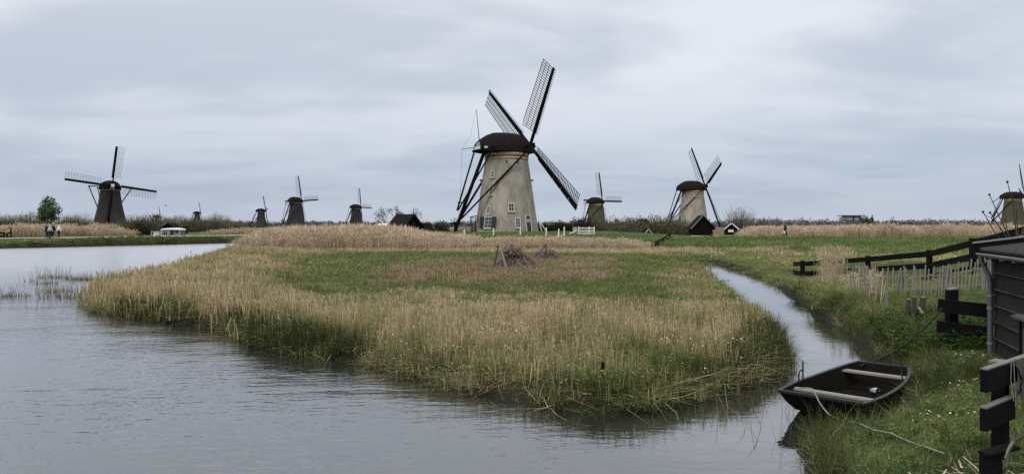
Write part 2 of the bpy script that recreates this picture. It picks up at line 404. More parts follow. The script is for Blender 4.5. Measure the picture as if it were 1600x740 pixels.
def thing(name, label, cat, loc, rz=0.0, group=None):
    o = bpy.data.objects.new(name, None); o.empty_display_size = 0.2
    COL.objects.link(o); o.location = loc; o.rotation_euler = (0, 0, rz)
    return tag(o, label, cat, group)
def at(px, py, d):
    """the point d metres into the place that the camera sees at a photograph pixel"""
    return Vector(((px - 800) / F * d, d, EYE - (py - HOR) / F * d))
def gx(px, d): return (px - 800) / F * d
def np_mesh(name, v, f, mat, attrs=None, smooth=False):
    """v (n,3), f (m,k) numpy arrays, all faces of one size"""
    v = np.asarray(v, dtype=np.float32); f = np.asarray(f, dtype=np.int32)
    me = bpy.data.meshes.new(name)
    k = f.shape[1]
    me.vertices.add(len(v)); me.vertices.foreach_set('co', v.ravel())
    me.loops.add(f.size); me.loops.foreach_set('vertex_index', f.ravel())
    me.polygons.add(len(f)); me.polygons.foreach_set('loop_start', np.arange(0, f.size, k, dtype=np.int32))
    me.polygons.foreach_set('loop_total', np.full(len(f), k, dtype=np.int32))
    if smooth: me.polygons.foreach_set('use_smooth', np.ones(len(f), dtype=bool))
    for an, (typ, data) in (attrs or {}).items():
        a = me.attributes.new(an, typ, 'POINT')
        a.data.foreach_set({'FLOAT': 'value', 'FLOAT_VECTOR': 'vector', 'FLOAT_COLOR': 'color', 'INT': 'value'}[typ], np.asarray(data).ravel())
    me.update(calc_edges=True)
    me.materials.append(mat)
    return me
# ------------------------------------------------------------------ ground and water
WATER_POLY = np.array([(-170, -60), (2.3, -60), (2.3, 0), (2.6, 5), (3.0, 7), (3.3, 8.2), (4.9, 9.15), (6.2, 10.45), (6.75, 12), (7.1, 13.4), (7.6, 15.4), (8.5, 18.7), (9.2, 21.5), (10.1, 24.7), (11.8, 32.5), (13.2, 42), (14.4, 51), (14.0, 52.5), (13.4, 52),
    (11.2, 44.7), (9.9, 37.6), (8.3, 27.8), (6.8, 20.2), (5.85, 15.4), (5.4, 13.6), (4.45, 11.95), (2.6, 10.3), (1.9, 9.9), (1.14, 9.66), (.45, 9.93), (-.1, 10.5), (-1.03, 11.3), (-1.75, 12.0), (-2.93, 13.4), (-4.7, 14.4), (-6.6, 16.8), (-7.6, 17.9), (-9.7, 19.3),
    (-12, 20.7), (-14.3, 23.4), (-16.2, 28), (-18, 38), (-21, 50), (-25, 62), (-23, 80), (-8, 110), (20, 160), (60, 230), (54, 236), (10, 190), (-20, 136), (-40, 106), (-58, 79), (-90, 31), (-170, -60)])
def sd_poly(px, py, P):
    """distance to a closed outline, negative inside"""
    d = np.full(px.shape, 1e9); ins = np.zeros(px.shape, bool)
    for i in range(len(P)):
        ax, ay = P[i]; bx, by = P[(i + 1) % len(P)]
        ex, ey = bx - ax, by - ay
        L = ex * ex + ey * ey
        if L < 1e-12: continue
        t = np.clip(((px - ax) * ex + (py - ay) * ey) / L, 0, 1)
        d = np.minimum(d, np.hypot(px - ax - t * ex, py - ay - t * ey))
        c = (ay > py) != (by > py)
        with np.errstate(divide='ignore', invalid='ignore'):
            ins ^= c & (px < ex * (py - ay) / (ey if ey != 0 else 1e-12) + ax)
    return np.where(ins, -d, d)
def sstep(a, b, x):
    t = np.clip((x - a) / (b - a), 0, 1); return t * t * (3 - 2 * t)
ANCH = np.array([(3.4, 7.4, .22), (4.6, 8.4, .28), (6.2, 10, .36), (7.2, 12.2, .42), (8.2, 15, .40), (9.2, 18, .42), (10.2, 21, .45), (11.2, 25, .42), (12.6, 31, .28), (13.4, 34, .22), (14, 40, .28), (15, 48, .3),
    (3.6, 5.6, .58), (4.4, 6.0, .66), (5, 7.2, .5), (6, 8, .5), (7.5, 11.4, .5), (6.7, 9.2, .55), (9, 11, .6), (9.5, 14, .6), (10.3, 17, .62), (10.1, 20, .55), (11.3, 19.4, .66), (12.3, 18.2, .85), (12.8, 20, .74), (13, 22, .62), (13.8, 24, .58), (13.6, 19, 1.05), (14.6, 20, 1.5), (14.8, 22.5, 1.02), (15.4, 26, .62), (15.2, 30, .34), (16, 35, .35), (13.2, 33, .2),
    (18, 20, 2.1), (20, 26, 1.6), (20, 34, .6), (26, 30, 1.2), (30, 45, .4), (20, 12, 2.0), (14, 12, 1.2), (10, 6, 1.1), (4, 3, .95), (3.2, 1, 1.0), (6, 0, 1.3), (12, -10, 1.8), (40, 0, 2), (30, -40, 2), (60, 30, 1.2), (100, 40, .6),
    (2, 11, .2), (0, 12, .2), (-3, 15, .2), (-8, 20, .18), (-12, 24, .15), (-14, 30, .15), (4, 15, .24), (6, 20, .24), (8, 26, .24), (10, 36, .24), (0, 20, .25), (-5, 26, .22), (0, 32, .28), (-10, 36, .22), (5, 40, .26), (-15, 44, .2), (-5, 48, .28), (8, 50, .3), (-20, 54, .2), (-100, -60, .8), (-150, 20, .8)])
BL_N = np.array((-.814, .58))
def noise2(x, y, s, seed=0):
    """smooth value noise 0..1"""
    g = np.random.default_rng(seed).uniform(0, 1, (64, 64))
    def one(x, y):
        xi = np.floor(x).astype(int); yi = np.floor(y).astype(int); fx = x - xi; fy = y - yi
        fx = fx * fx * (3 - 2 * fx); fy = fy * fy * (3 - 2 * fy)
        a = g[xi % 64, yi % 64]; b = g[(xi + 1) % 64, yi % 64]; c = g[xi % 64, (yi + 1) % 64]; d = g[(xi + 1) % 64, (yi + 1) % 64]
        return a * (1 - fx) * (1 - fy) + b * fx * (1 - fy) + c * (1 - fx) * fy + d * fx * fy
    return .6 * one(x / s, y / s) + .3 * one(x / s * 2.1 + 7, y / s * 2.1 + 3) + .1 * one(x / s * 4.3, y / s * 4.3)
def SD(x, y):
    """distance to the water's edge, with a ragged bank"""
    near = np.clip(1.25 - np.hypot(x, y) / 60, .12, 1.0) * (1 - .55 * np.exp(-((x / 6) ** 2 + ((y - 10.5) / 4) ** 2)))
    return sd_poly(x, y, WATER_POLY) + near * (.55 * (noise2(x, y, 1.1, 101) - .5) + .35 * (noise2(x, y, .42, 102) - .5))
def H(x, y):
    x = np.asarray(x, float); y = np.asarray(y, float)
    s = SD(x, y)
    num = np.zeros(x.shape); den = np.zeros(x.shape)
    for ax, ay, az in ANCH:
        w = 1.0 / (((x - ax) ** 2 + (y - ay) ** 2) + .05) ** 1.8
        num += w * az; den += w
    near = num / den
    # mill dyke (centre and right)
    k = sstep(14, 26, x)
    zc = 1.66 * (1 - k) + 1.25 * k
    y0 = 74 * (1 - k) + 55 * k; y1 = 92 * (1 - k) + 79 * k
    b0 = 122 * (1 - k) + 85 * k; b1 = 134 * (1 - k) + 93 * k
    rise = np.clip((y - y0) / (y1 - y0), 0, 1); rise = rise ** 1.15
    fall = sstep(0, 1, np.clip((y - b0) / (b1 - b0), 0, 1))
    far = .3 + (zc - .3) * rise - (zc - .62) * fall
    far = np.where(y > 150, .62 + .0 * y, far)
    # left dyke
    q = (x + 58) * BL_N[0] + (y - 79) * BL_N[1]
    left = .28 + .62 * sstep(.5, 8, q) + .11 * sstep(9.2, 11.2, q) - .41 * sstep(15, 20, q)
    dip = np.exp(-(((x + 56) / 6.0) ** 2 + ((y - 114.5) / 4.0) ** 2) ** 2)
    left = left - .55 * dip
    lf = sstep(0, 3, q) * (x < 30)
    far = far * (1 - lf) + left * lf
    wb = sstep(40, 56, y) * np.ones(x.shape)
    wb = np.maximum(wb, lf * sstep(-20, -40, x))
    base = near * (1 - wb) + far * wb
    base = base + .05 * np.sin(x * 1.7 + y * .9) * np.sin(y * 1.3 - x * .4) * sstep(0.5, 2, s) * (1 - wb) + .02 * np.sin(x * 4.1) * np.sin(y * 3.7)
    edge = np.clip(s / .45, 0, 1) ** .6
    land = -.06 + (base + .06) * edge
    wat = -.06 - .55 * sstep(0, 2.0, -s)
    return np.where(s > 0, land, wat)
def Hp(x, y): return float(H(np.array([x]), np.array([y]))[0])

def ground_colour(x, y):
    s = SD(x, y)
    c = np.zeros(x.shape + (3,))
    straw = np.array((.040, .038, .018)); grass = np.array((.045, .085, .02)); mud = np.array((.022, .018, .013)); polder = np.array((.075, .09, .035))
    bank = np.array((.04, .062, .018))
    c[:] = straw
    right = (x > 3 + np.maximum(0, (y - 8)) * .30) & (y < 56) & (x > 2.5)
    c[right] = bank
    dyke = (y > 50) & (x > -22)
    c[dyke] = grass
    q = (x + 58) * BL_N[0] + (y - 79) * BL_N[1]
    c[(q > 0) & (x < 30)] = (.055, .085, .025)
    c[y > 150] = polder
    c[(y > 86) & (x > 26)] = (.13, .10, .05)
    m = np.clip(1 - s / .5, 0, 1)[..., None]
    c = c * (1 - m) + mud * m
    return c
def build_ground():
    rad = np.unique(np.concatenate([[0.0], np.geomspace(1.0, 2450, 235), np.arange(70, 126, .6)]))
    # (denser where the place is seen from)
    fr = np.linspace(R(25), R(155), 620)
    bk = np.linspace(R(155), R(385), 62)[1:-1]
    th = np.concatenate([fr, bk])
    rr, tt = np.meshgrid(rad[1:], th, indexing='ij')
    x = rr * np.cos(tt); y = rr * np.sin(tt)
    x = np.concatenate([[0.0], x.ravel()]); y = np.concatenate([[0.0], y.ravel()])
    z = H(x, y); c = ground_colour(x, y)
    nr, na = rr.shape
    i = np.arange(nr - 1)[:, None]; j = np.arange(na)[None, :]; j2 = (j + 1) % na
    q = np.stack(np.broadcast_arrays(1 + i * na + j, 1 + (i + 1) * na + j, 1 + (i + 1) * na + j2, 1 + i * na + j2), -1).reshape(-1, 4)
    me = np_mesh('ground', np.stack([x, y, z], 1), q, M['ground'], {'gcol': ('FLOAT_COLOR', np.concatenate([c, np.ones((len(c), 1))], 1))}, smooth=True)
    tag(link('ground', me), kind='structure')
build_ground()
def sheet(name, corners, mat):
    mb = MB(); mb.add(corners, [tuple(range(len(corners)))]); return tag(mb.build(name, mat), kind='structure')
sheet('water', [(-180, -70, 0), (75, -70, 0), (75, 245, 0), (-180, 245, 0)], M['water'])
sheet('water', [(-66, 108, .45), (-46, 108, .45), (-46, 121, .45), (-66, 121, .45)], M['water'])
def strip(name, line, w, mat, dz):
    """a path laid on the ground along a line of points"""
    P = []
    for k in range(len(line) - 1):
        a = np.array(line[k]); b = np.array(line[k + 1]); n = max(2, int(np.hypot(*(b - a)) / 1.5))
        for i in range(n): P.append(a + (b - a) * i / n)
    P.append(np.array(line[-1])); P = np.array(P)
    T = np.gradient(P, axis=0); T /= np.linalg.norm(T, axis=1)[:, None]
    Nn = np.stack([-T[:, 1], T[:, 0]], 1)
    V = []
    for o in (-w / 2, -w / 4, 0, w / 4, w / 2):
        q = P + Nn * (o + .08 * np.sin(P[:, :1] * 3 + o))
        V.append(np.column_stack([q, H(q[:, 0], q[:, 1]) + dz]))
    V = np.stack(V, 1); n, m = V.shape[:2]
    i = np.arange(n - 1)[:, None]; j = np.arange(m - 1)[None]
    f = np.stack([i * m + j, i * m + j + 1, (i + 1) * m + j + 1, (i + 1) * m + j], -1).reshape(-1, 4)
    tag(link(name, np_mesh(name, V.reshape(-1, 3), f, mat, smooth=True)), kind='structure')
def lp(t, q): # a point along the left dyke: t metres along the bank, q metres behind the water's edge
    return (-58 + .58 * t + BL_N[0] * q, 79 + .814 * t + BL_N[1] * q)
strip('path', [lp(-70, 10.5), lp(-20, 10.2), lp(10, 10), lp(40, 10.5), lp(90, 10)], 1.7, M['path'], .05)
strip('path', [(21, 82.6), (32, 82), (54, 82), (110, 83)], 1.1, M['path'], .05)

# ------------------------------------------------------------------ plants that nobody could count
RNG = np.random.default_rng(7)
def ribbons(base, direction, length, width, bend, seg, rng, bend_dir=None, taper=.25, flat=None):
    """many tapering blades at once: base (n,3), direction (n,3) unit, length (n,), width (n,), bend (n,) sideways droop"""
    n = len(base)
    ang = rng.uniform(0, 2 * PI, n) if bend_dir is None else bend_dir
    bd = np.stack([np.cos(ang), np.sin(ang), np.zeros(n)], 1)
    fa = rng.uniform(0, PI, n) if flat is None else flat
    sd = np.stack([np.cos(fa), np.sin(fa), np.zeros(n)], 1)
    V = np.zeros((n, seg + 1, 2, 3)); 
    for k in range(seg + 1):
        t = k / seg
        c = base + direction * (length * t)[:, None] + bd * (bend * length * t * t)[:, None]
        c[:, 2] -= .45 * np.abs(bend) * length * t * t
        w = width * (1 - (1 - taper) * t) / 2
        V[:, k, 0] = c - sd * w[:, None]; V[:, k, 1] = c + sd * w[:, None]
    idx = (np.arange(n) * (seg + 1) * 2)[:, None, None]
    q = np.array([(2 * k, 2 * k + 1, 2 * k + 3, 2 * k + 2) for k in range(seg)])[None] + idx
    bv = np.repeat(rng.uniform(0, 1, n), (seg + 1) * 2)
    return V.reshape(-1, 3), q.reshape(-1, 4), bv
def up_dirs(n, lean, rng):
    a = rng.uniform(0, 2 * PI, n); l = np.abs(rng.normal(0, lean, n))
    return np.stack([np.cos(a) * np.sin(l), np.sin(a) * np.sin(l), np.cos(l)], 1)
def join(parts):
    V = []; Q = []; B = []; o = 0
    for v, q, b in parts:
        V.append(v); Q.append(q + o); B.append(b); o += len(v)
    return np.concatenate(V), np.concatenate(Q), np.concatenate(B)
def disc(n, r, rng):
    a = rng.uniform(0, 2 * PI, n); q = r * np.sqrt(rng.uniform(0, 1, n))
    return np.stack([q * np.cos(a), q * np.sin(a), np.zeros(n)], 1)
def proto(name, mat, parts):
    v, q, b = join(parts)
    me = np_mesh(name, v, q, mat, {'bv': ('FLOAT', b)})
    return bpy.data.objects.new(name, me)
def stalks(n, r, h0, h1, w, lean, rng, leaves=2, leaf_len=.3, plume=0.0, bend=.06):
    """upright reed stalks with a few blades, and feathery plumes if asked"""
    base = disc(n, r, rng); d = up_dirs(n, lean, rng); L = rng.uniform(h0, h1, n)
    out = [ribbons(base, d, L, np.full(n, w), rng.uniform(0, bend, n), 2, rng, taper=.6)]
    if leaves:
        m = n * leaves; k = rng.integers(0, n, m); t = rng.uniform(.25, .98, m)
        b2 = base[k] + d[k] * (L[k] * t)[:, None]
        a = rng.uniform(0, 2 * PI, m); el = rng.uniform(.2, 1.2, m)
        dd = np.stack([np.cos(a) * np.cos(el), np.sin(a) * np.cos(el), np.sin(el)], 1)
        out.append(ribbons(b2, dd, rng.uniform(.5, 1.0, m) * leaf_len, np.full(m, w * 1.6), rng.uniform(.2, .7, m), 2, rng, taper=.1))
    if plume:
        m = int(n * plume) * 4; k = rng.integers(0, n, m)
        b2 = base[k] + d[k] * (L[k] * rng.uniform(.9, 1.0, m))[:, None]
        wind = rng.normal(0.3, .5, m)
        dd = np.stack([np.cos(wind) * .55, np.sin(wind) * .55, np.full(m, .8)], 1)
        out.append(ribbons(b2, dd, rng.uniform(.08, .2, m), np.full(m, w * 1.7), rng.uniform(.1, .5, m), 2, rng, bend_dir=wind, taper=.3))
    return out
def blades(n, r, h0, h1, w, lean, bend, rng, seg=3):
    base = disc(n, r, rng); d = up_dirs(n, lean, rng)
    return ribbons(base, d, rng.uniform(h0, h1, n), w * rng.uniform(.7, 1.2, n), rng.uniform(0, bend, n), seg, rng, taper=.12)
def leafy(n, r, h, size, rng):
    """low broad-leaved plants: leaves held flat at many heights"""
    base = disc(n, r, rng); base[:, 2] = h * rng.uniform(.15, 1, n) * (1 - (np.hypot(base[:, 0], base[:, 1]) / r) ** 2 * .6)
    a = rng.uniform(0, 2 * PI, n); el = rng.uniform(-.5, .6, n)
    d = np.stack([np.cos(a) * np.cos(el), np.sin(a) * np.cos(el), np.sin(el)], 1)
    L = size * rng.uniform(.6, 1.3, n); 
    side = np.stack([-np.sin(a), np.cos(a), rng.normal(0, .3, n)], 1) * (L * .32)[:, None]
    V = np.stack([base, base + d * (L * .45)[:, None] + side, base + d * L[:, None] - np.array((0, 0, 1)) * (L * .2)[:, None], base + d * (L * .45)[:, None] - side], 1)
    return V.reshape(-1, 3), np.arange(4 * n).reshape(-1, 4), np.repeat(rng.uniform(0, 1, n), 4)
def mk_protos():
    g = np.random.default_rng(11); P = {}
    P['reed_near'] = [proto('tuft', M['reed'], stalks(11, .22, .6, 1.0, .0105, .045, g, 1, .17, bend=.04) + [blades(4, .2, .2, .45, .011, .35, .7, g)]) for _ in range(5)]
    P['reed_mid'] = [proto('tuft', M['reed'], stalks(12, .3, .62, 1.0, .017, .05, g, 1, .2, bend=.05) + [blades(3, .3, .25, .5, .018, .3, .6, g)]) for _ in range(5)]
    P['reed_far'] = [proto('tuft', M['reed'], stalks(16, .55, .6, 1.0, .03, .12, g, 1, .3)) for _ in range(3)]
    P['grass_near'] = [proto('tuft', M['grass'], [blades(34, .16, .35, 1.0, .008, .45, .8, g)]) for _ in range(4)]
    P['lawn'] = [proto('tuft', M['grass'], [blades(44, .20, .04, .095, .0065, .6, .9, g, 2)]) for _ in range(4)]
    P['grass_mid'] = [proto('tuft', M['grass'], [blades(30, .3, .4, 1.0, .018, .4, .7, g, 2)]) for _ in range(3)]
    P['grass_far'] = [proto('tuft', M['grass'], [blades(26, .6, .5, 1.0, .05, .4, .6, g, 2)]) for _ in range(3)]
    P['sedge'] = [proto('tuft', M['sedge'], [blades(46, .18, .45, 1.0, .010, .28, .55, g)]) for _ in range(4)]
    P['straw'] = [proto('tuft', M['reed'], [blades(26, .2, .4, 1.0, .008, .9, .9, g)]) for _ in range(3)]
    P['tall'] = [proto('tuft', M['tall_reed'], stalks(22, .45, .55, 1.0, .016, .09, g, 2, .22, 1.0, .12)) for _ in range(5)]
    P['tall_near'] = [proto('tuft', M['tall_reed'], stalks(12, .22, .6, 1.0, .009, .09, g, 3, .2, .7, .12)) for _ in range(4)]
    P['brown'] = [proto('tuft', M['brown_sedge'], stalks(14, .45, .5, 1.0, .024, .10, g, 1, .25) + [blades(8, .45, .3, .7, .026, .5, .6, g, 2)]) for _ in range(4)]
    P['bits'] = [proto('tuft', M['reed'], [leafy(5, .2, .9, .055, g)]) for _ in range(4)]
    P['nettle'] = [proto('tuft', M['nettle'], [leafy(70, .3, .8, .11, g)]) for _ in range(4)]
    P['dock'] = [proto('tuft', M['nettle'], [leafy(9, .15, .22, .13, g)]) for _ in range(3)]
    P['clover'] = [proto('tuft', M['nettle'], [leafy(16, .15, .05, .04, g)]) for _ in range(3)]
    P['daisy'] = [proto('tuft', M['flower'], [leafy(3, .05, .1, .028, g)]) for _ in range(2)]
    return P
PROTO = mk_protos()
def scatter(name, protos, pts, rot, scl, tint, label, cat):
    """one object of uncountable growth: points that carry a tuft each"""
    n = len(pts)
    me = bpy.data.meshes.new(name)
    me.vertices.add(n); me.vertices.foreach_set('co', np.asarray(pts, np.float32).ravel())
    for an, typ, key, data in (('rot', 'FLOAT_VECTOR', 'vector', rot), ('scl', 'FLOAT_VECTOR', 'vector', scl), ('tint', 'FLOAT', 'value', tint), ('pick', 'INT', 'value', RNG.integers(0, len(protos), n))):
        a = me.attributes.new(an, typ, 'POINT'); a.data.foreach_set(key, np.ascontiguousarray(data).astype(np.int32 if typ == 'INT' else np.float32).ravel())
    me.update()
    o = link(name, me)
    ng = bpy.data.node_groups.new(name, 'GeometryNodeTree')
    ng.interface.new_socket('Geometry', in_out='INPUT', socket_type='NodeSocketGeometry')
    ng.interface.new_socket('Geometry', in_out='OUTPUT', socket_type='NodeSocketGeometry')
    gi = ng.nodes.new('NodeGroupInput'); go = ng.nodes.new('NodeGroupOutput')
    ip = ng.nodes.new('GeometryNodeInstanceOnPoints')
    jn = ng.nodes.new('GeometryNodeJoinGeometry')
    for p in protos:
        oi = ng.nodes.new('GeometryNodeObjectInfo'); oi.inputs['Object'].default_value = p; oi.inputs['As Instance'].default_value = True
        ng.links.new(oi.outputs['Geometry'], jn.inputs[0])
    def attr(nm, dt):
        a = ng.nodes.new('GeometryNodeInputNamedAttribute'); a.data_type = dt; a.inputs['Name'].default_value = nm; return a.outputs['Attribute']
    ng.links.new(gi.outputs[0], ip.inputs['Points'])
    ng.links.new(jn.outputs[0], ip.inputs['Instance'])
    ip.inputs['Pick Instance'].default_value = True
    ng.links.new(attr('pick', 'INT'), ip.inputs['Instance Index'])
    e2r = ng.nodes.new('FunctionNodeEulerToRotation')
    ng.links.new(attr('rot', 'FLOAT_VECTOR'), e2r.inputs[0]); ng.links.new(e2r.outputs[0], ip.inputs['Rotation'])
    ng.links.new(attr('scl', 'FLOAT_VECTOR'), ip.inputs['Scale'])
    ng.links.new(ip.outputs[0], go.inputs[0])
    md = o.modifiers.new('growth', 'NODES'); md.node_group = ng
    return tag(o, label, cat, kind='stuff')
def in_poly(P, n, rng=RNG):
    P = np.asarray(P, float); lo = P.min(0); hi = P.max(0)
    q = rng.uniform(lo, hi, (n, 2))
    return q[sd_poly(q[:, 0], q[:, 1], P) < 0]
def area(P):
    P = np.asarray(P); x, y = P[:, 0], P[:, 1]
    return abs(np.dot(x, np.roll(y, -1)) - np.dot(y, np.roll(x, -1))) / 2
def fill(P, dens):
    P = np.asarray(P, float); lo = P.min(0); hi = P.max(0)
    return in_poly(P, int(np.prod(hi - lo) * dens))
def plant_out(name, kind, q, h, tint, label, cat, width=None, lean=.08, sink=.02, hvar=.25, minland=None, maxs=None):
    """q (n,2) places; h height per place; tint per place"""
    x, y = q[:, 0], q[:, 1]; n = len(q)
    z = H(x, y)
    h = np.broadcast_to(h, (n,)) * RNG.uniform(1 - hvar, 1 + hvar, n)
    w = h if width is None else np.broadcast_to(width, (n,)) * RNG.uniform(.8, 1.25, n)
    rot = np.stack([RNG.normal(0, lean, n), RNG.normal(0, lean, n), RNG.uniform(0, 2 * PI, n)], 1)
    t = np.clip(np.broadcast_to(tint, (n,)) + RNG.normal(0, .07, n), 0, 1)
    return scatter(name, PROTO[kind], np.stack([x, y, z - sink], 1), rot, np.stack([w, w, h], 1), t, label, cat)
def ip(pts, z=.35):
    """outline given as photograph pixels lying on ground of height z -> outline in the place"""
    return [((px - 800) / F * (EYE - z) * F / (py - HOR), (EYE - z) * F / (py - HOR)) for px, py in pts]
ISLAND = np.array([(13.8, 52.4), (11.2, 44.7), (9.9, 37.6), (8.3, 27.8), (6.8, 20.2), (5.85, 15.4), (5.4, 13.6), (4.45, 11.95), (2.6, 10.3), (1.9, 9.9), (1.14, 9.66), (.45, 9.93), (-.1, 10.5), (-1.03, 11.3), (-1.75, 12.0), (-2.93, 13.4), (-4.7, 14.4), (-6.6, 16.8), (-7.6, 17.9), (-9.7, 19.3),
    (-12, 20.7), (-14.3, 23.4), (-16.2, 28), (-18, 38), (-21, 50), (-25, 62), (-4, 64), (14, 60)])
def soft_in(P, q, w):
    q = q + np.stack([noise2(q[:, 0], q[:, 1], 3.0, 71) - .5, noise2(q[:, 0], q[:, 1], 3.0, 72) - .5], 1) * 8
    return 1 - sstep(-w, w, sd_poly(q[:, 0], q[:, 1], np.asarray(P, float)))
GREEN_A = ip([(395, 432), (425, 408), (520, 397), (700, 390), (905, 390), (1045, 400), (1098, 420), (1100, 440), (1120, 458), (1070, 470), (960, 472), (760, 466), (560, 460), (420, 452)])
SEDGE_A = np.array(ip([(575, 440), (585, 420), (640, 409), (800, 404), (950, 405), (985, 416), (975, 434), (880, 446), (760, 447), (620, 449)]))
def island_growth():
    q = fill(ISLAND, 60)
    d = np.hypot(q[:, 0], q[:, 1])
    s = SD(q[:, 0], q[:, 1])
    # fewer, wider tufts farther away
    gap = .38 + .62 * sstep(.30, .50, noise2(q[:, 0], q[:, 1], .8, 105))
    keep = (RNG.uniform(0, 1, len(q)) < gap * np.where(d < 17, 1.0, np.where(d < 30, .55, np.clip(9.0 / d, .12, .3)))) & (s > -.04)
    q = q[keep]; d = d[keep]; s = s[keep]
    nz = noise2(q[:, 0], q[:, 1], 2.6, 3); nf = noise2(q[:, 0], q[:, 1], .7, 5)
    gm = soft_in(GREEN_A, q, 1.2); sm = soft_in(SEDGE_A, q, .8)
    px = 800 + q[:, 0] / q[:, 1] * F; 
    # dry straw to the left and in the middle, greener towards the tip, the shore and the ditch side
    tint = .16 + .22 * sstep(.45, .7, nz) + .30 * sstep(.5, .75, nf)
    tint += .16 * sstep(16, 11, d) + .10 * sstep(620, 1000, px)
    tint = np.where(s < 1.0, tint + .22 * (1 - s), tint)
    tint = tint * (1 - gm) + (.66 + .6 * (nf - .5)) * gm
    gm = gm * (1 - .8 * sm) * (.45 + .55 * sstep(.34, .56, noise2(q[:, 0], q[:, 1], 3.4, 73)))
    hgt = .54 + .22 * (nz - .5) + .32 * (noise2(q[:, 0], q[:, 1], .9, 106) - .5)
    hgt = np.where(px < 460, hgt + .12, hgt) - .14 * sstep(15, 10, d)
    hgt = hgt - .26 * sstep(15, 21, d) * sstep(330, 520, px)
    hgt = np.where((px > 700) & (px < 900) & (d > 30), np.minimum(hgt, .2), hgt)
    hgt = hgt * (1 - gm) + .22 * gm
    edge = np.clip(.45 + s * .9, .45, 1)
    hgt = hgt * edge
    reed = RNG.uniform(0, 1, len(q)) > .55 * sm + .93 * gm
    lab = 'reeds'
    nr = reed & (d < 17); mr = reed & (d >= 17) & (d < 30); fr = reed & (d >= 30)
    plant_out('cut_reed_bed', 'reed_near', q[nr], hgt[nr], tint[nr], 'knee-high dry reed stalks mixed with green at the near tip of the island', 'reeds', width=.9)
    plant_out('cut_reed_bed', 'reed_mid', q[mr], hgt[mr], tint[mr], 'pale dry reed stalks in a band across the middle of the island', 'reeds', width=1.0)
    plant_out('cut_reed_bed', 'reed_far', q[fr], hgt[fr], tint[fr], 'straw-coloured reed growth on the far side of the island', 'reeds', width=1.0)
    # grass under and between
    k = RNG.uniform(0, 1, len(q))
    ng = (k < .50) & (d < 17); mg = (k < .45 + .55 * gm) & (d >= 17) & (d < 34); fg = (k < .3 + .7 * gm) & (d >= 34)
    plant_out('island_grass', 'grass_near', q[ng], .30 * edge[ng] + .04, np.clip(tint[ng] + .22, 0, 1), 'green grass between the reed stalks near the island tip', 'grass', width=1.2)
    plant_out('island_grass', 'grass_mid', q[mg], .26 + .06 * nz[mg], np.clip(tint[mg] + .15, 0, 1), 'grass in the reeds across the middle of the island', 'grass', width=1.2)
    plant_out('island_grass', 'grass_far', q[fg], .26 + .06 * nz[fg], np.clip(tint[fg] + .12, 0, 1), 'bright green strip of grass on the far side of the island', 'grass', width=1.1)
    # collapsed straw near the shore
    kk = (d < 24) & (RNG.uniform(0, 1, len(q)) < np.where(s < 2.0, .30, .10 * (1 - gm)))
    plant_out('fallen_straw', 'straw', q[kk], .32, .12, 'matted fallen straw along the near island shore', 'straw', width=1.1)
    kk = (d < 20) & (RNG.uniform(0, 1, len(q)) < .34 * (1 - gm))
    plant_out('broken_leaves', 'bits', q[kk], hgt[kk] * 1.0, .05, 'pale broken leaves caught among the standing reed stalks', 'leaves', width=1.0)
    # sedge tussocks on the shore, thick where the photo shows dark green clumps
    t = RNG.uniform(0, 1, 2600)
    P = ISLAND[5:23]; seg = np.hypot(*np.diff(P, axis=0).T); cum = np.concatenate([[0], np.cumsum(seg)]); 
    a = t * cum[-1]; i = np.clip(np.searchsorted(cum, a) - 1, 0, len(P) - 2); u = (a - cum[i]) / seg[i]
    e = P[i] + (P[i + 1] - P[i]) * u[:, None]
    T = (P[i + 1] - P[i]) / seg[i][:, None]; e = e + np.stack([T[:, 1], -T[:, 0]], 1) * RNG.uniform(-.05, .8, len(e))[:, None] * 1.0
    se = SD(e[:, 0], e[:, 1])
    pxe = 800 + e[:, 0] / e[:, 1] * F
    dense = np.zeros(len(e))
    for lo, hi, w in ((360, 560, 1.0), (180, 300, .75), (1140, 1245, .8), (300, 360, .3), (560, 800, .12), (800, 1140, .16)):
        dense = np.where((pxe > lo) & (pxe < hi), w, dense)
    ok = (se > -.12) & (RNG.uniform(0, 1, len(e)) < dense * .62)
    e = e[ok]; de = dense[ok]
    plant_out('sedge_tussocks', 'sedge', e, .30 + .28 * de, .62, 'dark green sedge growing along the island shore', 'sedge', width=.85)
    # brown sedge patch
    b = fill(SEDGE_A + np.array([(0, -.5)]), 14); b = b[RNG.uniform(0, 1, len(b)) < soft_in(SEDGE_A, b, 1.2) * (.4 + .6 * sstep(.3, .5, noise2(b[:, 0], b[:, 1], 2.4, 74)))]

    plant_out('dry_sedge_patch', 'brown', b, .26 + .14 * noise2(b[:, 0], b[:, 1], 3, 8), .15 + .7 * noise2(b[:, 0], b[:, 1], 2, 9), 'reddish dry sedge patch around the brushwood heaps', 'sedge', width=.7)
    # low leafy plants and white flowers at the tip
    l = q[(d < 14) & (s < 1.0) & (RNG.uniform(0, 1, len(q)) < .12)]
    plant_out('shore_plants', 'dock', l, .8, .55, 'small broad-leaved plants on the near island shore', 'plants', width=1.0)
    f = q[(d < 24) & (gm < .5) & (RNG.uniform(0, 1, len(q)) < .42 * sstep(.45, .6, noise2(q[:, 0], q[:, 1], 1.6, 21)))]
    z = np.full(len(f), .36)
    n = len(f)
    scatter('white_flowers', PROTO['daisy'], np.column_stack([f, H(f[:, 0], f[:, 1]) + RNG.uniform(.15, .42, n)]), RNG.uniform(-.5, .5, (n, 3)), np.full((n, 3), 1.0) * RNG.uniform(.4, 1.1, (n, 1)), np.full(n, .5), 'small white flowers dotted among the reeds on the island', 'flowers')
island_growth()

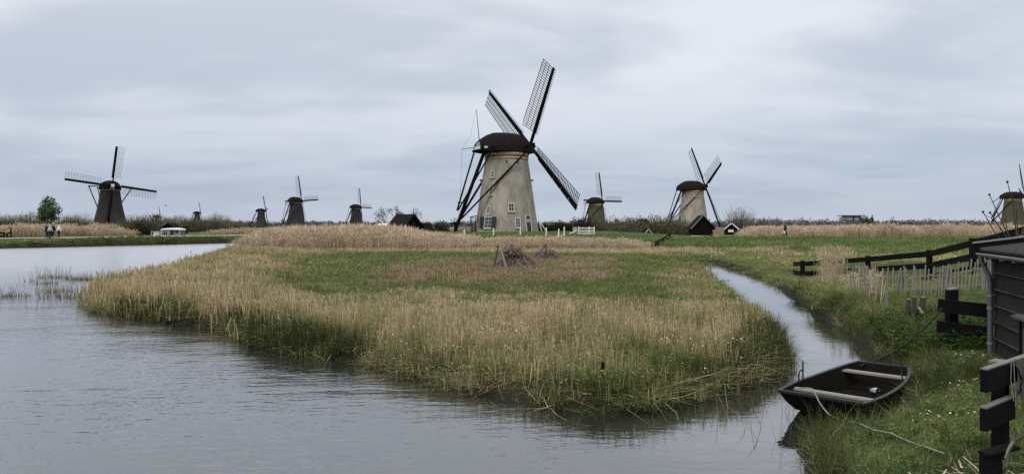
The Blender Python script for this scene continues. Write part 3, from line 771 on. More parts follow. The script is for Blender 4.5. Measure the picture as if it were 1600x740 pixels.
# tall reed beds
def tall(name, kind, P, dens, h, tint, label, width=1.0, hn=.2, lean=.07, soft=1.6):
    q = fill(P, dens)
    nz = noise2(q[:, 0], q[:, 1], 4, 31)
    sd = -sd_poly(q[:, 0], q[:, 1], np.asarray(P, float))
    q = q[(kk := RNG.uniform(0, 1, len(q)) < .35 + .65 * sstep(0, soft, sd))]; nz = nz[kk]; sd = sd[kk]
    hh = (h(q) if callable(h) else h) * (1 - hn + 2 * hn * nz) * (.62 + .38 * sstep(-.1, soft * 1.3, sd + .5 * (nz - .5)))
    tt = tint + .5 * (noise2(q[:, 0], q[:, 1], 3, 33) - .5)
    plant_out(name, kind, q, hh, tt, label, 'reeds', width=width, lean=lean, hvar=.2)
CLUMP = [(-25.5, 63), (-22, 60.5), (-14, 60), (-8, 61), (-3.5, 63), (-2, 66), (-3, 72), (-10, 77), (-19, 80), (-24.5, 74)]
tall('tall_reed_clump', 'tall', CLUMP, 6.5, lambda q: 1.98 - .68 * sstep(-14, -4, q[:, 0]), .14, 'tall golden brown reeds in a dense stand beside the open water', 1.1)
tall('reed_strip', 'tall', [(-4, 64.5), (4, 66), (13, 68), (14.2, 72), (4, 73.5), (-4, 72)], 9, lambda q: 1.12 - .12 * sstep(2, 12, q[:, 0]), .2, 'strip of brown reeds below the large brick windmill', 1.0)
tall('reed_field', 'tall', [(29, 88.5), (40, 86.5), (62, 86), (110, 90), (110, 118), (36, 112)], 2.6, 1.62, .15, 'wide field of buff reeds behind the green dyke on the right', 1.6, .1)
tall('reed_belt', 'tall', [lp(-50, 13), lp(14, 12.5), lp(22.5, 12.6), lp(22, 15), lp(17, 20), lp(-50, 24)], 5, lambda q: 1.7 - .3 * noise2(q[:, 0], q[:, 1], 5, 44), .2, 'belt of brown reeds behind the path on the left dyke', 1.4, .25)
tall('reed_belt', 'tall', [lp(31.5, 12.5), lp(110, 12.5), lp(110, 20), lp(56, 20), lp(37, 17.5)], 4, 1.15, .42, 'low brown reeds beyond the moored white boat', 1.4, .25)
tall('bank_reeds', 'tall_near', [(10.3, 23.7), (11.4, 23.4), (12.9, 27), (13.3, 28.6), (12.3, 28.6)], 4.2, lambda q: 1.95 - .5 * noise2(q[:, 0], q[:, 1], 1.5, 45), .6, 'pale feathery reeds at the end of the rail fence on the ditch bank', 1.1, .2, .12, .35)
tall('bank_reeds', 'tall_near', [(9.4, 18.8), (10.0, 18.6), (11.0, 20.8), (11.8, 23.4), (11.2, 23.6), (10.3, 21.6)], 5, .85, .25, 'dry reed stems before the paling fence on the ditch bank', 1.0, .3, .16, .3)
# back edge of the island: pale straw band, then meadow up to the dyke
def meadow():
    q = fill([(-24, 56), (-6, 57), (13, 52), (13, 60), (-4, 63.5), (-24, 62)], 4)
    plant_out('straw_band', 'reed_far', q, .40, .08, 'pale straw band in front of the tall reeds', 'straw', width=1.0)
    q = fill([(12.5, 53), (24, 50), (30, 60), (18, 66), (12, 66)], 2.0)
    k = noise2(q[:, 0], q[:, 1], 3, 50)
    plant_out('straw_band', 'reed_far', q[k > .5], .42, .15, 'pale straw patches at the foot of the green dyke', 'straw', width=1.1)
    q = fill([(14, 51), (16, 40), (40, 40), (110, 60), (112, 84), (20, 81.5), (14, 84), (13, 72), (14, 66)], 2.6)
    k = noise2(q[:, 0], q[:, 1], 5, 51); k2 = noise2(q[:, 0], q[:, 1], 1.8, 52)
    plant_out('dyke_grass', 'grass_far', q, .16 + .12 * k2, .62 + .5 * (k - .5) + .1 * sstep(55, 70, q[:, 1]) - .35 * sstep(56, 46, q[:, 1]), 'bright green grass on the slope of the dyke on the right', 'grass', width=1.1)
    q = fill([(-22, 76), (-4, 73), (14, 73), (16, 84), (12, 100), (-20, 100)], 1.6)
    plant_out('dyke_grass', 'grass_far', q, .2, .6 + .4 * (noise2(q[:, 0], q[:, 1], 4, 53) - .5), 'green grass on the mound around the large brick windmill', 'grass', width=1.0)
    q = fill([lp(-60, .2), lp(95, .2), lp(95, 8.6), lp(-60, 8.6)], 2.4)
    k = noise2(q[:, 0], q[:, 1], 3, 54); qq = (q[:, 0] + 58) * BL_N[0] + (q[:, 1] - 79) * BL_N[1]
    plant_out('dyke_grass', 'grass_far', q, (.15 + .10 * k) * (1 - .85 * sstep(3.5, 6.5, qq)) + .02, .36 + .6 * (k - .5) + .36 * sstep(1, 6, qq), 'green grass on the slope of the left dyke above the water', 'grass', width=1.1)
    q = fill([lp(-60, -.1), lp(95, -.1), lp(95, .6), lp(-60, .6)], 3.5)
    k = noise2(q[:, 0], q[:, 1], 2, 55)
    plant_out('sedge_tussocks', 'sedge', q[k > .45], .35, .5, 'dark sedge along the water line of the left dyke', 'sedge', width=1.2)
meadow()
# right bank
RB = [(3.0, 5.5), (3.1, 7), (3.35, 8.2), (4.75, 9.35), (5.95, 10.5), (6.75, 12), (7.15, 13.4), (7.65, 15.4), (8.55, 18.7), (9.25, 21.5), (10.15, 24.7), (11.85, 32.5), (13.25, 42), (14.45, 51), (19, 50), (16.5, 38), (16, 30), (17, 24), (15, 17), (11, 15), (8.3, 13), (7.7, 11.2), (6.8, 8.8), (5.2, 6.2), (4.1, 4.8)]
BOAT_FOOT = np.array([(3.4, 9.6), (3.7, 8.95), (4.6, 8.6), (5.4, 9.3), (6.4, 10.8), (6.2, 11.5), (5.6, 11.8), (4.5, 10.8)])
def bank_growth():
    q = fill(RB, 60); d = np.hypot(q[:, 0], q[:, 1]); s = SD(q[:, 0], q[:, 1])
    keep = (s > -.05) & (RNG.uniform(0, 1, len(q)) < np.where(d < 14, 1, np.where(d < 24, .4, .16))) & (sd_poly(q[:, 0], q[:, 1], BOAT_FOOT) > 0); q = q[keep]; d = d[keep]; s = s[keep]
    k = noise2(q[:, 0], q[:, 1], 1.4, 60)
    lawn = (d < 14.5) & (s > .45)
    a = lawn
    plant_out('bank_grass', 'lawn', q[a], .8 + .9 * k[a] ** 2, .56 + .8 * (k[a] - .5), 'short mossy grass on the near bank beside the rowing boat', 'grass', width=1.0, sink=.01, lean=.15)
    cl = lawn & (RNG.uniform(0, 1, len(q)) < .75)
    plant_out('lawn_clover', 'clover', q[cl], 1.0, .55 + .8 * (k[cl] - .5), 'tiny clover-like leaves in the short grass of the near bank', 'clover', width=1.0, hvar=.4)
    e = (d < 24) & ~lawn & ((d > 10) | (RNG.uniform(0, 1, len(q)) < .6))
    plant_out('bank_grass', 'grass_near', q[e], (.26 + .24 * k[e]) * np.where(d[e] < 14, .8, 1) * np.where(q[e][:, 0] > 10.6, .4, 1), .60 + .5 * (k[e] - .5), 'long grass overhanging the ditch on the right bank', 'grass', width=.62, lean=.2)
    f = d >= 22
    plant_out('bank_grass', 'grass_mid', q[f], (.22 + .16 * k[f]) * np.where(q[f][:, 0] > 11.3, .45, 1), .48 + .6 * (k[f] - .5), 'rough grass on the far end of the ditch bank', 'grass', width=1.2)
    # leafy nettles between the ditch and the shed
    q2 = fill([(6.9, 12.3), (7.3, 13.6), (8.0, 15.6), (9.4, 16.6), (9.8, 14.6), (9.0, 12.6), (7.8, 11.6)], 24)
    plant_out('nettles', 'nettle', q2, .34 + .22 * noise2(q2[:, 0], q2[:, 1], 1, 61), .78, 'dark leafy nettles between the ditch and the black board fence', 'nettles', width=.62, lean=.15)
    q2 = fill([(8.0, 15.6), (9.0, 18.6), (10.2, 18.4), (9.4, 16.4)], 6)
    plant_out('nettles', 'nettle', q2, .3, .45, 'leafy plants under the old grey posts on the ditch bank', 'nettles', width=.6)
    # dry grass mixed in on the ditch bank
    q2 = q[(d > 13) & (d < 26) & (q[:, 0] < 10.8) & (s < 1.3) & (d > 15) & (RNG.uniform(0, 1, len(q)) < .10)]
    sg = (s < .55) & (d > 10.5) & (d < 30) & (RNG.uniform(0, 1, len(q)) < .5)
    plant_out('sedge_tussocks', 'sedge', q[sg], .26 + .2 * k[sg], .55, 'dark green sedge overhanging the right side of the ditch', 'sedge', width=.6, lean=.25)
    plant_out('dry_bank_grass', 'straw', q2, .5, .2, 'dry straw grass on the ditch bank by the fences', 'straw', width=.9)
    # sedge by the boat and at the lower right
    q2 = fill([(2.95, 6.6), (3.1, 7.4), (3.4, 8.3), (3.75, 8.6), (3.7, 8.0), (3.45, 7.2), (3.4, 6.6)], 15)
    plant_out('sedge_tussocks', 'sedge', q2, .52, .45, 'sedge clump in front of the bow of the rowing boat', 'sedge', width=.8)
    plant_out('dry_bank_grass', 'straw', q2[::5], .42, .15, 'dry bent stems in the sedge before the rowing boat', 'straw', width=.8)
    q2 = fill([(3.3, 6.2), (4.2, 7.0), (4.6, 7.1), (4.3, 6.4), (3.7, 5.7), (3.2, 5.6)], 8)
    plant_out('sedge_tussocks', 'sedge', q2, .26, .5, 'dark rushes on the lawn below the near black fence', 'sedge', width=.8)
    q2 = fill([(3.7, 7.4), (5.0, 9.0), (6.6, 10.6), (7.0, 10.2), (5.8, 8.2), (4.6, 7.1)], 5)
    plant_out('shore_plants', 'dock', q2, .3, .22, 'flat broad leaves in the lawn beside the boat', 'plants', width=.55)
    q2 = fill([(4.2, 7.6), (5.6, 9.2), (7.2, 11.6), (7.5, 11), (6.5, 9), (5.2, 7.2)], 26)
    q2 = q2[(noise2(q2[:, 0], q2[:, 1], .9, 66) > .36) & (RNG.uniform(0, 1, len(q2)) < .6)]; n = len(q2)
    scatter('white_flowers', PROTO['daisy'], np.column_stack([q2, H(q2[:, 0], q2[:, 1]) + .06]), RNG.uniform(-.4, .4, (n, 3)), np.full((n, 3), 1.0) * RNG.uniform(.4, .85, (n, 1)), np.full(n, .5), 'small white daisies in the short grass by the shed', 'flowers')
bank_growth()
# ------------------------------------------------------------------ windmills
def sail_frame(theta, tau, L, zh):
    """matrix of one sail: X along the stock, Y towards the lattice, Z backwards; hub at the cap's front"""
    u = Vector((0, -1, 0)); v = Vector((-math.sin(tau), 0, math.cos(tau))); n = Vector((math.cos(tau), 0, math.sin(tau)))
    X = u * math.cos(theta) + v * math.sin(theta); Y = -u * math.sin(theta) + v * math.cos(theta); Z = -n
    m = Matrix((X, Y, Z)).transposed().to_4x4()
    m.translation = Vector((L, 0, zh))
    return m
_cache = {}
def cached(key, fn):
    if key not in _cache: _cache[key] = fn()
    return _cache[key]
R0, RL = 2.6, 13.5            # start and end of the lattice
def stock_mesh():
    mb = MB(); mb.beam((-.6, 0, 0), (6, 0, 0), .36, .34); mb.beam((6, 0, 0), (RL, 0, 0), .36, .34, taper=.62)
    return mb.mesh('sail', M['sail_wood'])
def weather(x):               # twist of the sail along its length
    return R(20) - R(15) * (x - R0) / (RL - R0)
def off(x, y):                # a point of the twisted sail surface
    a = weather(x); return (x, y * math.cos(a), .12 + y * math.sin(a))
def bar_mesh():
    mb = MB(); mb.box((0, .75, 0), (.065, 3.05, .06)); return mb.mesh('bar', M['sail_wood'])
def batten_mesh(y, w):
    mb = MB(); xs = np.linspace(R0 + (.5 if y > 1.5 else 0), RL, 9)
    for a, b in zip(xs[:-1], xs[1:]): mb.beam(off(a, y), off(b, y), w, w)
    return mb.mesh('batten', M['sail_wood'])
def board_mesh(x0, x1):
    mb = MB(); a = [off(x0, -.12), off(x0, -.56), off(x1, -.56), off(x1, -.12)]
    up = [(p[0], p[1], p[2] - .05 + (.16 if i in (1, 2) else 0)) for i, p in enumerate(a)]; dn = [(p[0], p[1], p[2] - .03) for p in up]
    mb.add(up + dn, [(0, 1, 2, 3), (7, 6, 5, 4), (0, 4, 5, 1), (1, 5, 6, 2), (2, 6, 7, 3), (3, 7, 4, 0)])
    return mb.mesh('windboard', M['sail_wood'])
def lattice_mesh(nb, w, wide=1.0):
    mb = MB()
    for x in np.linspace(R0, RL, nb): mb.beam(off(x, -.6), off(x, 2.25 if x > R0 + .4 else 1.2), w, w)
    for y in (.72, 1.48, 2.24):
        xs = np.linspace(R0 + .4, RL, 5)
        for a, b in zip(xs[:-1], xs[1:]): mb.beam(off(a, y), off(b, y), w, w)
    return mb.mesh('lattice', M['sail_wood'])
def full_board_mesh():
    mb = MB(); xs = np.linspace(R0, RL, 7)
    for a, b in zip(xs[:-1], xs[1:]):
        p = [off(a, -.1), off(a, -.62), off(b, -.62), off(b, -.1)]; q = [(x, y, z - .04) for x, y, z in p]
        mb.add(p + q, [(0, 1, 2, 3), (7, 6, 5, 4), (0, 4, 5, 1), (1, 5, 6, 2), (2, 6, 7, 3), (3, 7, 4, 0)])
    return mb.mesh('windboard', M['sail_wood'])
def far_sail_mesh():
    mb = MB(); mb.beam((-.6, 0, 0), (RL, 0, 0), .7, .5); 
    for x in np.linspace(R0, RL, 9): mb.beam(off(x, 0), off(x, 2.2), .05, .05)
    for y in (.8, 1.5, 2.2): mb.beam(off(R0, y), off(RL, y), .05, .05)
    return mb.mesh('sail', M['sail_wood'])
CAP_ST = [(-4.75, 1.2, 1.15), (-4.7, 1.5, 1.45), (-4.0, 2.1, 1.95), (-3.1, 2.6, 2.5), (-2.2, 3.0, 2.84), (-1.0, 3.25, 2.92), (.3, 3.3, 2.92), (1.4, 3.15, 2.86), (2.3, 2.85, 2.5), (3.1, 2.45, 1.9), (3.7, 2.0, 1.3), (3.8, 1.6, .9)]
def cap_mesh(mat):
    rings = []
    for t, w, h in CAP_ST:
        r = []
        for a in np.linspace(0, PI, 15):
            c, s = math.cos(a), math.sin(a)
            r.append((t, w * math.copysign(abs(c) ** .92, c), h * (s ** 1.0 * .96 + .04 * s ** .4) - .05))
        rings.append(r)
    mb = MB(); mb.loft(rings, closed=False, cap=False)
    n = 15
    mb.add(rings[0], [tuple(range(n))]); mb.add(rings[-1], [tuple(range(n))[::-1]])
    mb.add([p for r in rings for p in (r[0], r[-1])], [(2 * i, 2 * i + 1, 2 * i + 3, 2 * i + 2) for i in range(len(rings) - 1)])
    return mb.mesh('cap', mat)
def body_radius(kind, z):
    if kind == 'brick':
        p = [(0, 4.72), (2, 4.40), (5, 3.96), (8, 3.52), (11.35, 3.02), (12, 2.98)]
    else:
        p = [(0, 5.9), (1.4, 5.5), (4, 4.7), (7, 4.0), (10, 3.45), (13.2, 3.05), (14, 3.0)]
    return float(np.interp(z, [a for a, _ in p], [b for _, b in p]))
def window(parent, az, beta, z, kind, w, h, style='rect', body='brick', lean=9.0, out=.0):
    """a window let into the round wall: white frame with glazing bars, dark panes behind, sill below"""
    r = body_radius(body, z) + out
    psi = beta + PI / 2 - az
    b = beta - az
    loc = (r * math.cos(b), r * math.sin(b), z)
    rot = Euler((R(lean) * -1, 0, psi), 'XYZ')
    fr = MB(); t = .075
    if style == 'arch':
        pts = [(-w / 2, -h / 2), (w / 2, -h / 2), (w / 2, h / 2 - w / 2)] + [(w / 2 * math.cos(a), h / 2 - w / 2 + w / 2 * math.sin(a)) for a in np.linspace(.3, PI - .3, 7)] + [(-w / 2, h / 2 - w / 2)]
    else:
        pts = [(-w / 2, -h / 2), (w / 2, -h / 2), (w / 2, h / 2), (-w / 2, h / 2)]
    n = len(pts)
    for i in range(n):
        a = pts[i]; b2 = pts[(i + 1) % n]
        fr.beam((a[0], -.06 - .003 * (i % 2), a[1]), (b2[0], -.06 - .003 * (i % 2), b2[1]), .14, t, up=(0, 1, 0))
    fr.beam((0, -.055, -h / 2 + .05), (0, -.055, h / 2 - .05), .05, .055, up=(0, 1, 0))
    for q in ((0,) if h < 1.2 else (-h / 6, h / 6)):
        fr.beam((-w / 2 + .05, -.052, q), (w / 2 - .05, -.052, q), .05, .05, up=(0, 1, 0))
    o = fr.build('window', M['window_white'], parent, loc, rot)
    pb = MB(); pb.add([(x * .95, -.035, y * .96) for x, y in pts] + [(x * .95, .12, y * .96) for x, y in pts], [tuple(range(n))] + [(i, (i + 1) % n, n + (i + 1) % n, n + i) for i in range(n)])
    pb.build('pane', M['glass'], o)
    sb = MB(); sb.box((0, -.10, -h / 2 - .09), (w + .2, .2, .07)); sb.build('sill', M['window_white'], o)
    return o
def windmill(name, kind, px, d, zb, az, theta, label, group, detail=1, body_mat=None, scale=1.0, cap_mat=None, tail_mat=None, tilt=8):
    az = R(az); th0 = R(theta); tau = R(tilt)
    hub = 12.85 if kind == 'brick' else 14.7
    capz = 11.6 if kind == 'brick' else 13.75
    root = thing(name, label, 'windmill', (gx(px, d), d, zb), az, group)
    root.scale = (scale,) * 3
    bm = body_mat or M['brick_tower' if kind == 'brick' else 'thatch_grey']
    # body
    mb = MB(); n = 40 if kind == 'brick' else 8
    zs = [-1.2, 0, 1.5, 3, 4.5, 6, 8, 10, 11.4] if kind == 'brick' else [-1.2, 0, 1.0, 1.6, 3, 5, 7, 9, 11, 13.2]
    mb.lathe([(body_radius(kind, max(0, z)), z) for z in zs], n, smooth=kind == 'brick', rot0=.5)
    mb.build('wall', bm, root)
    if kind == 'brick':
        for z, h, e, m in ((10.46, .36, .05, 'band_yellow'), (10.83, .10, .08, 'sail_wood'), (10.94, .48, .12, 'band_yellow'), (11.43, .16, .18, 'sail_wood')):
            r = body_radius(kind, z)
            MB().lathe([(r - .2, z), (r + e, z), (r + e, z + h - .003), (r - .2, z + h - .003)], 40, cap=False).build('moulding', M[m], root)
    else:
        r = body_radius(kind, 13.2)
        MB().lathe([(r - .2, 13.2), (r + .12, 13.2), (r + .12, 13.5), (r - .2, 13.5)], 24, cap=False).build('moulding', M['window_white'], root)
        if detail >= 1: MB().box((4.72, 0, hub + .06), (.08, .95, .95), Matrix.Rotation(-tau, 3, 'Y')).build('axle_plate', M['white_paint'], root)
        MB().lathe([(r - .1, 13.45), (r + .25, 13.5), (r + .25, 13.8), (r - .2, 13.8)], 24, cap=False).build('curb', M['sail_wood'], root)
    cm = cap_mat or M['thatch']
    cap = link('cap', cached(('cap', cm.name), lambda: cap_mesh(cm)), root, (0, 0, capz))
    # axle with its head
    A = MB(); A.beam((2.5, 0, hub - capz - 1.8 * math.tan(tau)), (4.55, 0, hub - capz + .05), .62); A.box((4.3, 0, hub - capz), (.75, .8, .8), Matrix.Rotation(-tau, 3, 'Y'))
    A.build('axle', M['sail_wood'], cap)
    if detail >= 1:
        b = MB(); b.box((3.82, 0, hub - capz - .9), (.08, 1.1, .5)); b.build('name_board', M['white_paint'], cap)
    L = 4.0
    for k in range(4):
        mtx = sail_frame(th0 + k * PI / 2, tau, L, hub)
        if detail == 0:
            s = link('sail', cached('farsail', far_sail_mesh), root)
        else:
            s = link('sail', cached('stock', stock_mesh), root)
        s.matrix_local = mtx
        if detail == 1:
            link('lattice', cached('lattice', lambda: lattice_mesh(14, .055)), s)
            link('windboard', cached('fullboard', full_board_mesh), s)
        if detail == 2:
            bm_ = cached('bar', bar_mesh)
            for x in np.linspace(R0, RL, 31):
                o = link('bar', bm_, s); o.location = (x, 0, .12); o.rotation_euler = (weather(x), 0, 0)
            for y, w in ((.72, .05), (1.48, .05), (2.22, .06)):
                link('batten', cached(('bat', y), lambda y=y, w=w: batten_mesh(y, w)), s)
            for j in range(5):
                x0 = R0 + .1 + j * 2.22
                link('windboard', cached(('wb', j), lambda x0=x0: board_mesh(x0, x0 + 2.16)), s)
    # tail: two cross beams in the cap, four braces and the tail beam down to the winch
    z0 = capz + .15
    tm = tail_mat or M['sail_wood']
    foot = Vector((-8.2, 0, .9)) if kind == 'brick' else Vector((-9.4, 0, .9))
    th = .34 if detail == 2 else .42
    hw = 5.1 if kind == 'brick' else 6.7
    MB().beam((1.5, -hw, z0 + .55), (1.5, hw, z0 + .55), .34).build('cross_beam', tm, root)
    MB().beam((-3.7, -3.3, z0 + .22), (-3.7, 3.3, z0 + .22), .28).build('cross_beam', tm, root)
    MB().beam((-3.2, 0, z0 + .9), foot + Vector((.15, 0, -.2)), .34, .40).build('tail_beam', tm, root)
    for sgn in (-1, 1):
        MB().beam((1.5, sgn * (hw - .3), z0 + .5), foot + Vector((.7, sgn * .2, .9)), .24, .24).build('long_brace', tm, root)
        MB().beam((-3.7, sgn * 3.1, z0 + .2), foot + Vector((.35, sgn * .18, 2.2)), .18, .18).build('short_brace', tm, root)
    if detail >= 1:
        z1 = foot.z + 3.3; x1 = foot.x + 1.05
        MB().beam((x1, -1.35, z1), (x1, 1.35, z1), .2, .16).build('tail_platform', tm, root)
    if detail == 2:
        w = MB(); c = foot + Vector((-.45, 0, .35))
        w.beam(c + Vector((0, -.7, 0)), c + Vector((0, .7, 0)), .22)
        for k in range(8):
            a = k * PI / 4; w.beam(c + Vector((0, -.62, 0)), c + Vector((.85 * math.cos(a), -.62, .85 * math.sin(a))), .07)
        w.build('winch_wheel', tm, root)
        MB().beam(foot + Vector((0, 0, -1.9)), foot + Vector((.1, 0, .5)), .42).build('winch_post', tm, root)
        p = MB(); p.tube([(-4.25, .35, z0 + 1.2), (-4.75, .35, z0 + 5.9)], [.06, .03], 5); p.build('flag_pole', tm, root)
        p = MB(); p.tube([(-4.2, .5, z0 + .55), (-6.9, .6, z0 + .05)], [.05, .04], 5); p.build('rope_arm', tm, root)
        p = MB(); p.tube([(-6.9, .6, z0 + .05), (-7.2, .5, 5), (-7.6, .35, 1.3)], .016, 4); p.build('brake_rope', tm, root)
        p = MB(); p.tube([(-4.75, .35, z0 + 5.9), (-5.6, .38, z0 + 2.2), (-6.9, .6, z0 + .1)], .012, 4); p.build('brake_rope', tm, root)
    return root
mill = windmill('windmill', 'brick', 791.5, 103, 1.62, 29, 46, 'large tan brick windmill with dark thatched cap in the centre, its sails turned away', 'windmills of the polder', 2, tilt=11)
def main_mill_details(root):
    az = R(29); d0 = 103; X0 = gx(791.5, d0); zb = 1.62
    def place(px, py):
        y = d0 - 4.2; z = EYE - (py - HOR) / F * y - zb
        r = body_radius('brick', z)
        y = d0 - r * .9; z = EYE - (py - HOR) / F * y - zb; X = gx(px, y)
        s = max(-.98, min(.98, (X - X0) / r)); phi = math.asin(s)
        return math.atan2(-math.cos(phi), math.sin(phi)), z
    for px, py, w, h, st in ((770, 271.5, .56, 1.02, 'arch'), (767.3, 299, .56, 1.02, 'arch'), (763.7, 328, .6, 1.2, 'arch'), (798.7, 324, .82, 1.15, 'rect'), (809, 348, .74, 1.35, 'rect')):
        b, z = place(px, py); window(root, az, b, z, 'brick', w, h, st)
    b, z = place(763, 347.5)
    wn = window(root, az, b, z, 'brick', 1.25, 1.6, 'rect')
    for sx in (-1, 1):
        s = MB(); s.box((sx * (1.05 if sx < 0 else .98), -.12, 0), (.72, .07, 1.62)); 
        for k in (-.5, 0, .5): s.box((sx * (1.05 if sx < 0 else .98), -.165, k), (.6, .03, .06))
        s.build('shutter', M['green_paint'], wn)
    # arched door
    b, z = place(825.5, 349.5)
    r = body_radius('brick', z); bl = b - az
    o = link('door', None, root) if False else None
    pts = [(-.5, -1.25), (.5, -1.25), (.5, .75)] + [(.5 * math.cos(a), .75 + .5 * math.sin(a)) for a in np.linspace(.4, PI - .4, 5)] + [(-.5, .75)]
    dm = MB(); n = len(pts); dm.add([(x, -.05, y) for x, y in pts] + [(x, .15, y) for x, y in pts], [tuple(range(n))] + [(i, (i + 1) % n, n + (i + 1) % n, n + i) for i in range(n)])
    door = dm.build('door', M['far_dark'], root, (r * math.cos(bl), r * math.sin(bl), z), Euler((-R(9), 0, b + PI / 2 - az), 'XYZ'))
    fm = MB()
    for i in range(1, n): fm.beam((pts[i][0], -.08, pts[i][1]), (pts[(i + 1) % n][0], -.08, pts[(i + 1) % n][1]), .14, .12, up=(0, 1, 0))
    fm.build('door_frame', M['window_white'], door)
    gm = MB(); gm.box((0, -.07, .45), (.6, .04, .5)); gm.build('pane', M['far_wall'], door)
    hm = MB(); hm.box((.36, -.10, -.2), (.05, .08, .14)); hm.build('handle', M['zinc'], door)
    for px in (791.5, 808.5):
        b, z = place(px, 252.5); r = body_radius('brick', z); bl = b - az
        h = MB(); h.box((0, 0, 0), (.3, .12, .26)); h.build('vent', M['far_dark'], root, (r * math.cos(bl), r * math.sin(bl), z), Euler((-R(9), 0, b + PI / 2 - az), 'XYZ'))
    for px, py in ((752.3, 282), (829.8, 282)):
        s = -1 if px < 790 else 1; z = EYE - (py - HOR) / F * d0 - zb; r = body_radius('brick', z)
        b = -PI / 2 + s * R(82); bl = b - az
        h = MB(); h.box((0, -.12, 0), (.18, .5, .22)); h.build('iron_bracket', M['sail_wood'], root, (r * math.cos(bl), r * math.sin(bl), z), Euler((0, 0, b + PI / 2 - az), 'XYZ'))
    # open tail end of the cap with its white and blue boards
    c = [o for o in root.children if o.name.startswith('cap')][0]
    b = MB(); b.box((-4.78, 0, .45), (.10, 1.9, .5)); b.box((-4.2, -1.95, .40), (.9, .12, .30), Matrix.Rotation(R(20), 3, 'Z')); b.build('tail_board', M['white_paint'], c)
    b = MB(); b.box((-4.80, -.3, .95), (.10, 1.1, .55)); b.build('tail_panel', M['far_blue'], c)
    b = MB(); b.box((-4.5, 0, .12), (.7, 3.2, .24)); b.build('tail_sill', M['sail_wood'], c)
main_mill_details(mill)
G = 'windmills of the polder'
g2 = windmill('windmill', 'brick', 1082.5, 211, 1.5, 10, 117, 'tan brick windmill with dark cap standing behind the black gabled barn', G, 1)
for px, py, w, h in ((1076, 302, .7, 1.3), (1074, 322, .7, 1.3), (1071.5, 347, 1.0, 1.7), (1098, 336, .8, 1.4)):
    d0 = 211; z = EYE - (py - HOR) / F * (d0 - 4) - 1.45; r = body_radius('brick', z)
    phi = math.asin(max(-.97, min(.97, (gx(px, d0 - 4) - gx(1082.5, d0)) / r)))
    window(g2, R(10), math.atan2(-math.cos(phi), math.sin(phi)), z, 'brick', w, h)
windmill('windmill', 'brick', 931, 365, 1.3, 34, 88, 'olive windmill with a dark cap behind the hedge, just right of the largest mill', G, 1, M['brick_olive'], 1.1, tilt=11)
windmill('windmill', 'brick', 1583, 300, 2.5, -42, 92, 'brown windmill at the right edge behind bare twigs and the rail fence', G, 1, M['brick_olive'])
windmill('windmill', 'thatch', 172, 237, 1.1, -51, 98, 'dark thatched windmill on the left with sails facing the viewer above the reeds', G, 1)
windmill('windmill', 'thatch', 462, 385, 1.6, 57, 92, 'grey thatched windmill behind the tall reeds, just left of the pale blue hall', G, 1)
windmill('windmill', 'thatch', 556.5, 505, 1.2, 46, 86, 'small grey windmill behind the tall reeds, left of the bare tree and dark barn', G, 1)
windmill('windmill', 'thatch', 408, 640, 1.4, 26, 96, 'tiny grey windmill at the left end of the tall reeds', G, 0)
windmill('windmill', 'thatch', 308, 850, 3.0, 24, 98, 'tiny windmill above the willows, just right of the white boat', G, 0)
windmill('windmill', 'thatch', 245.5, 930, -0.5, 24, 100, 'windmill hidden in willows with only one sail tip showing', G, 0)

# ------------------------------------------------------------------ trees and shrubs
def limbs(mb, p, d, L, r, level, rng, tips, spread=.6, up=.25, n=5, kids=(2, 4), shrink=.68):
    """recursive branching"""
    seg = 3; pts = [p]; q = p.copy(); dd = d.copy()
    for i in range(seg):
        dd = (dd + Vector(rng.normal(0, .13, 3)) + Vector((0, 0, up * .25))).normalized()
        q = q + dd * (L / seg); pts.append(q.copy())
    mb.tube(pts, [r, r * .85, r * .7, r * .55], n if level > 1 else 3, cap=False)
    if level == 0: tips.append((pts[-1], dd)); return
    for k in range(rng.integers(kids[0], kids[1] + 1)):
        t = rng.uniform(.4, 1.0); b = pts[min(3, int(t * 3) + 1)]
        a = rng.uniform(0, 2 * PI); o = dd.orthogonal().normalized(); o.rotate(Matrix.Rotation(a, 3, dd))
        nd = (dd + o * spread * rng.uniform(.6, 1.4) + Vector((0, 0, up))).normalized()
        limbs(mb, b, nd, L * shrink * rng.uniform(.8, 1.15), r * .6, level - 1, rng, tips, spread, up, n, kids, shrink)
def leaf_cloud(centers, sig, n, size, rng, squash=.8):
    c = np.asarray(centers); k = rng.integers(0, len(c), n)
    p = c[k] + rng.normal(0, 1, (n, 3)) * np.array((1, 1, squash)) * sig
    a = rng.uniform(0, 2 * PI, n); el = rng.uniform(-.9, .9, n)
    d = np.stack([np.cos(a) * np.cos(el), np.sin(a) * np.cos(el), np.sin(el)], 1)
    u = rng.normal(0, 1, (n, 3)); s = np.cross(d, u); s /= np.linalg.norm(s, axis=1)[:, None] + 1e-9
    L = size * rng.uniform(.5, 1.3, n)[:, None]
    V = np.stack([p, p + d * L * .5 + s * L * .3, p + d * L, p + d * L * .5 - s * L * .3], 1)
    tint = np.clip(rng.uniform(0, 1, len(c))[k] * .7 + rng.uniform(0, .3, n), 0, 1)
    return V.reshape(-1, 3), np.arange(4 * n).reshape(-1, 4), np.repeat(rng.uniform(0, 1, n), 4), np.repeat(tint, 4)
def crown_obj(name, mat, V, Q, bv, tint, parent):
    return link(name, np_mesh(name, V, Q, mat, {'bv': ('FLOAT', bv), 'tint': ('FLOAT', tint)}), parent)
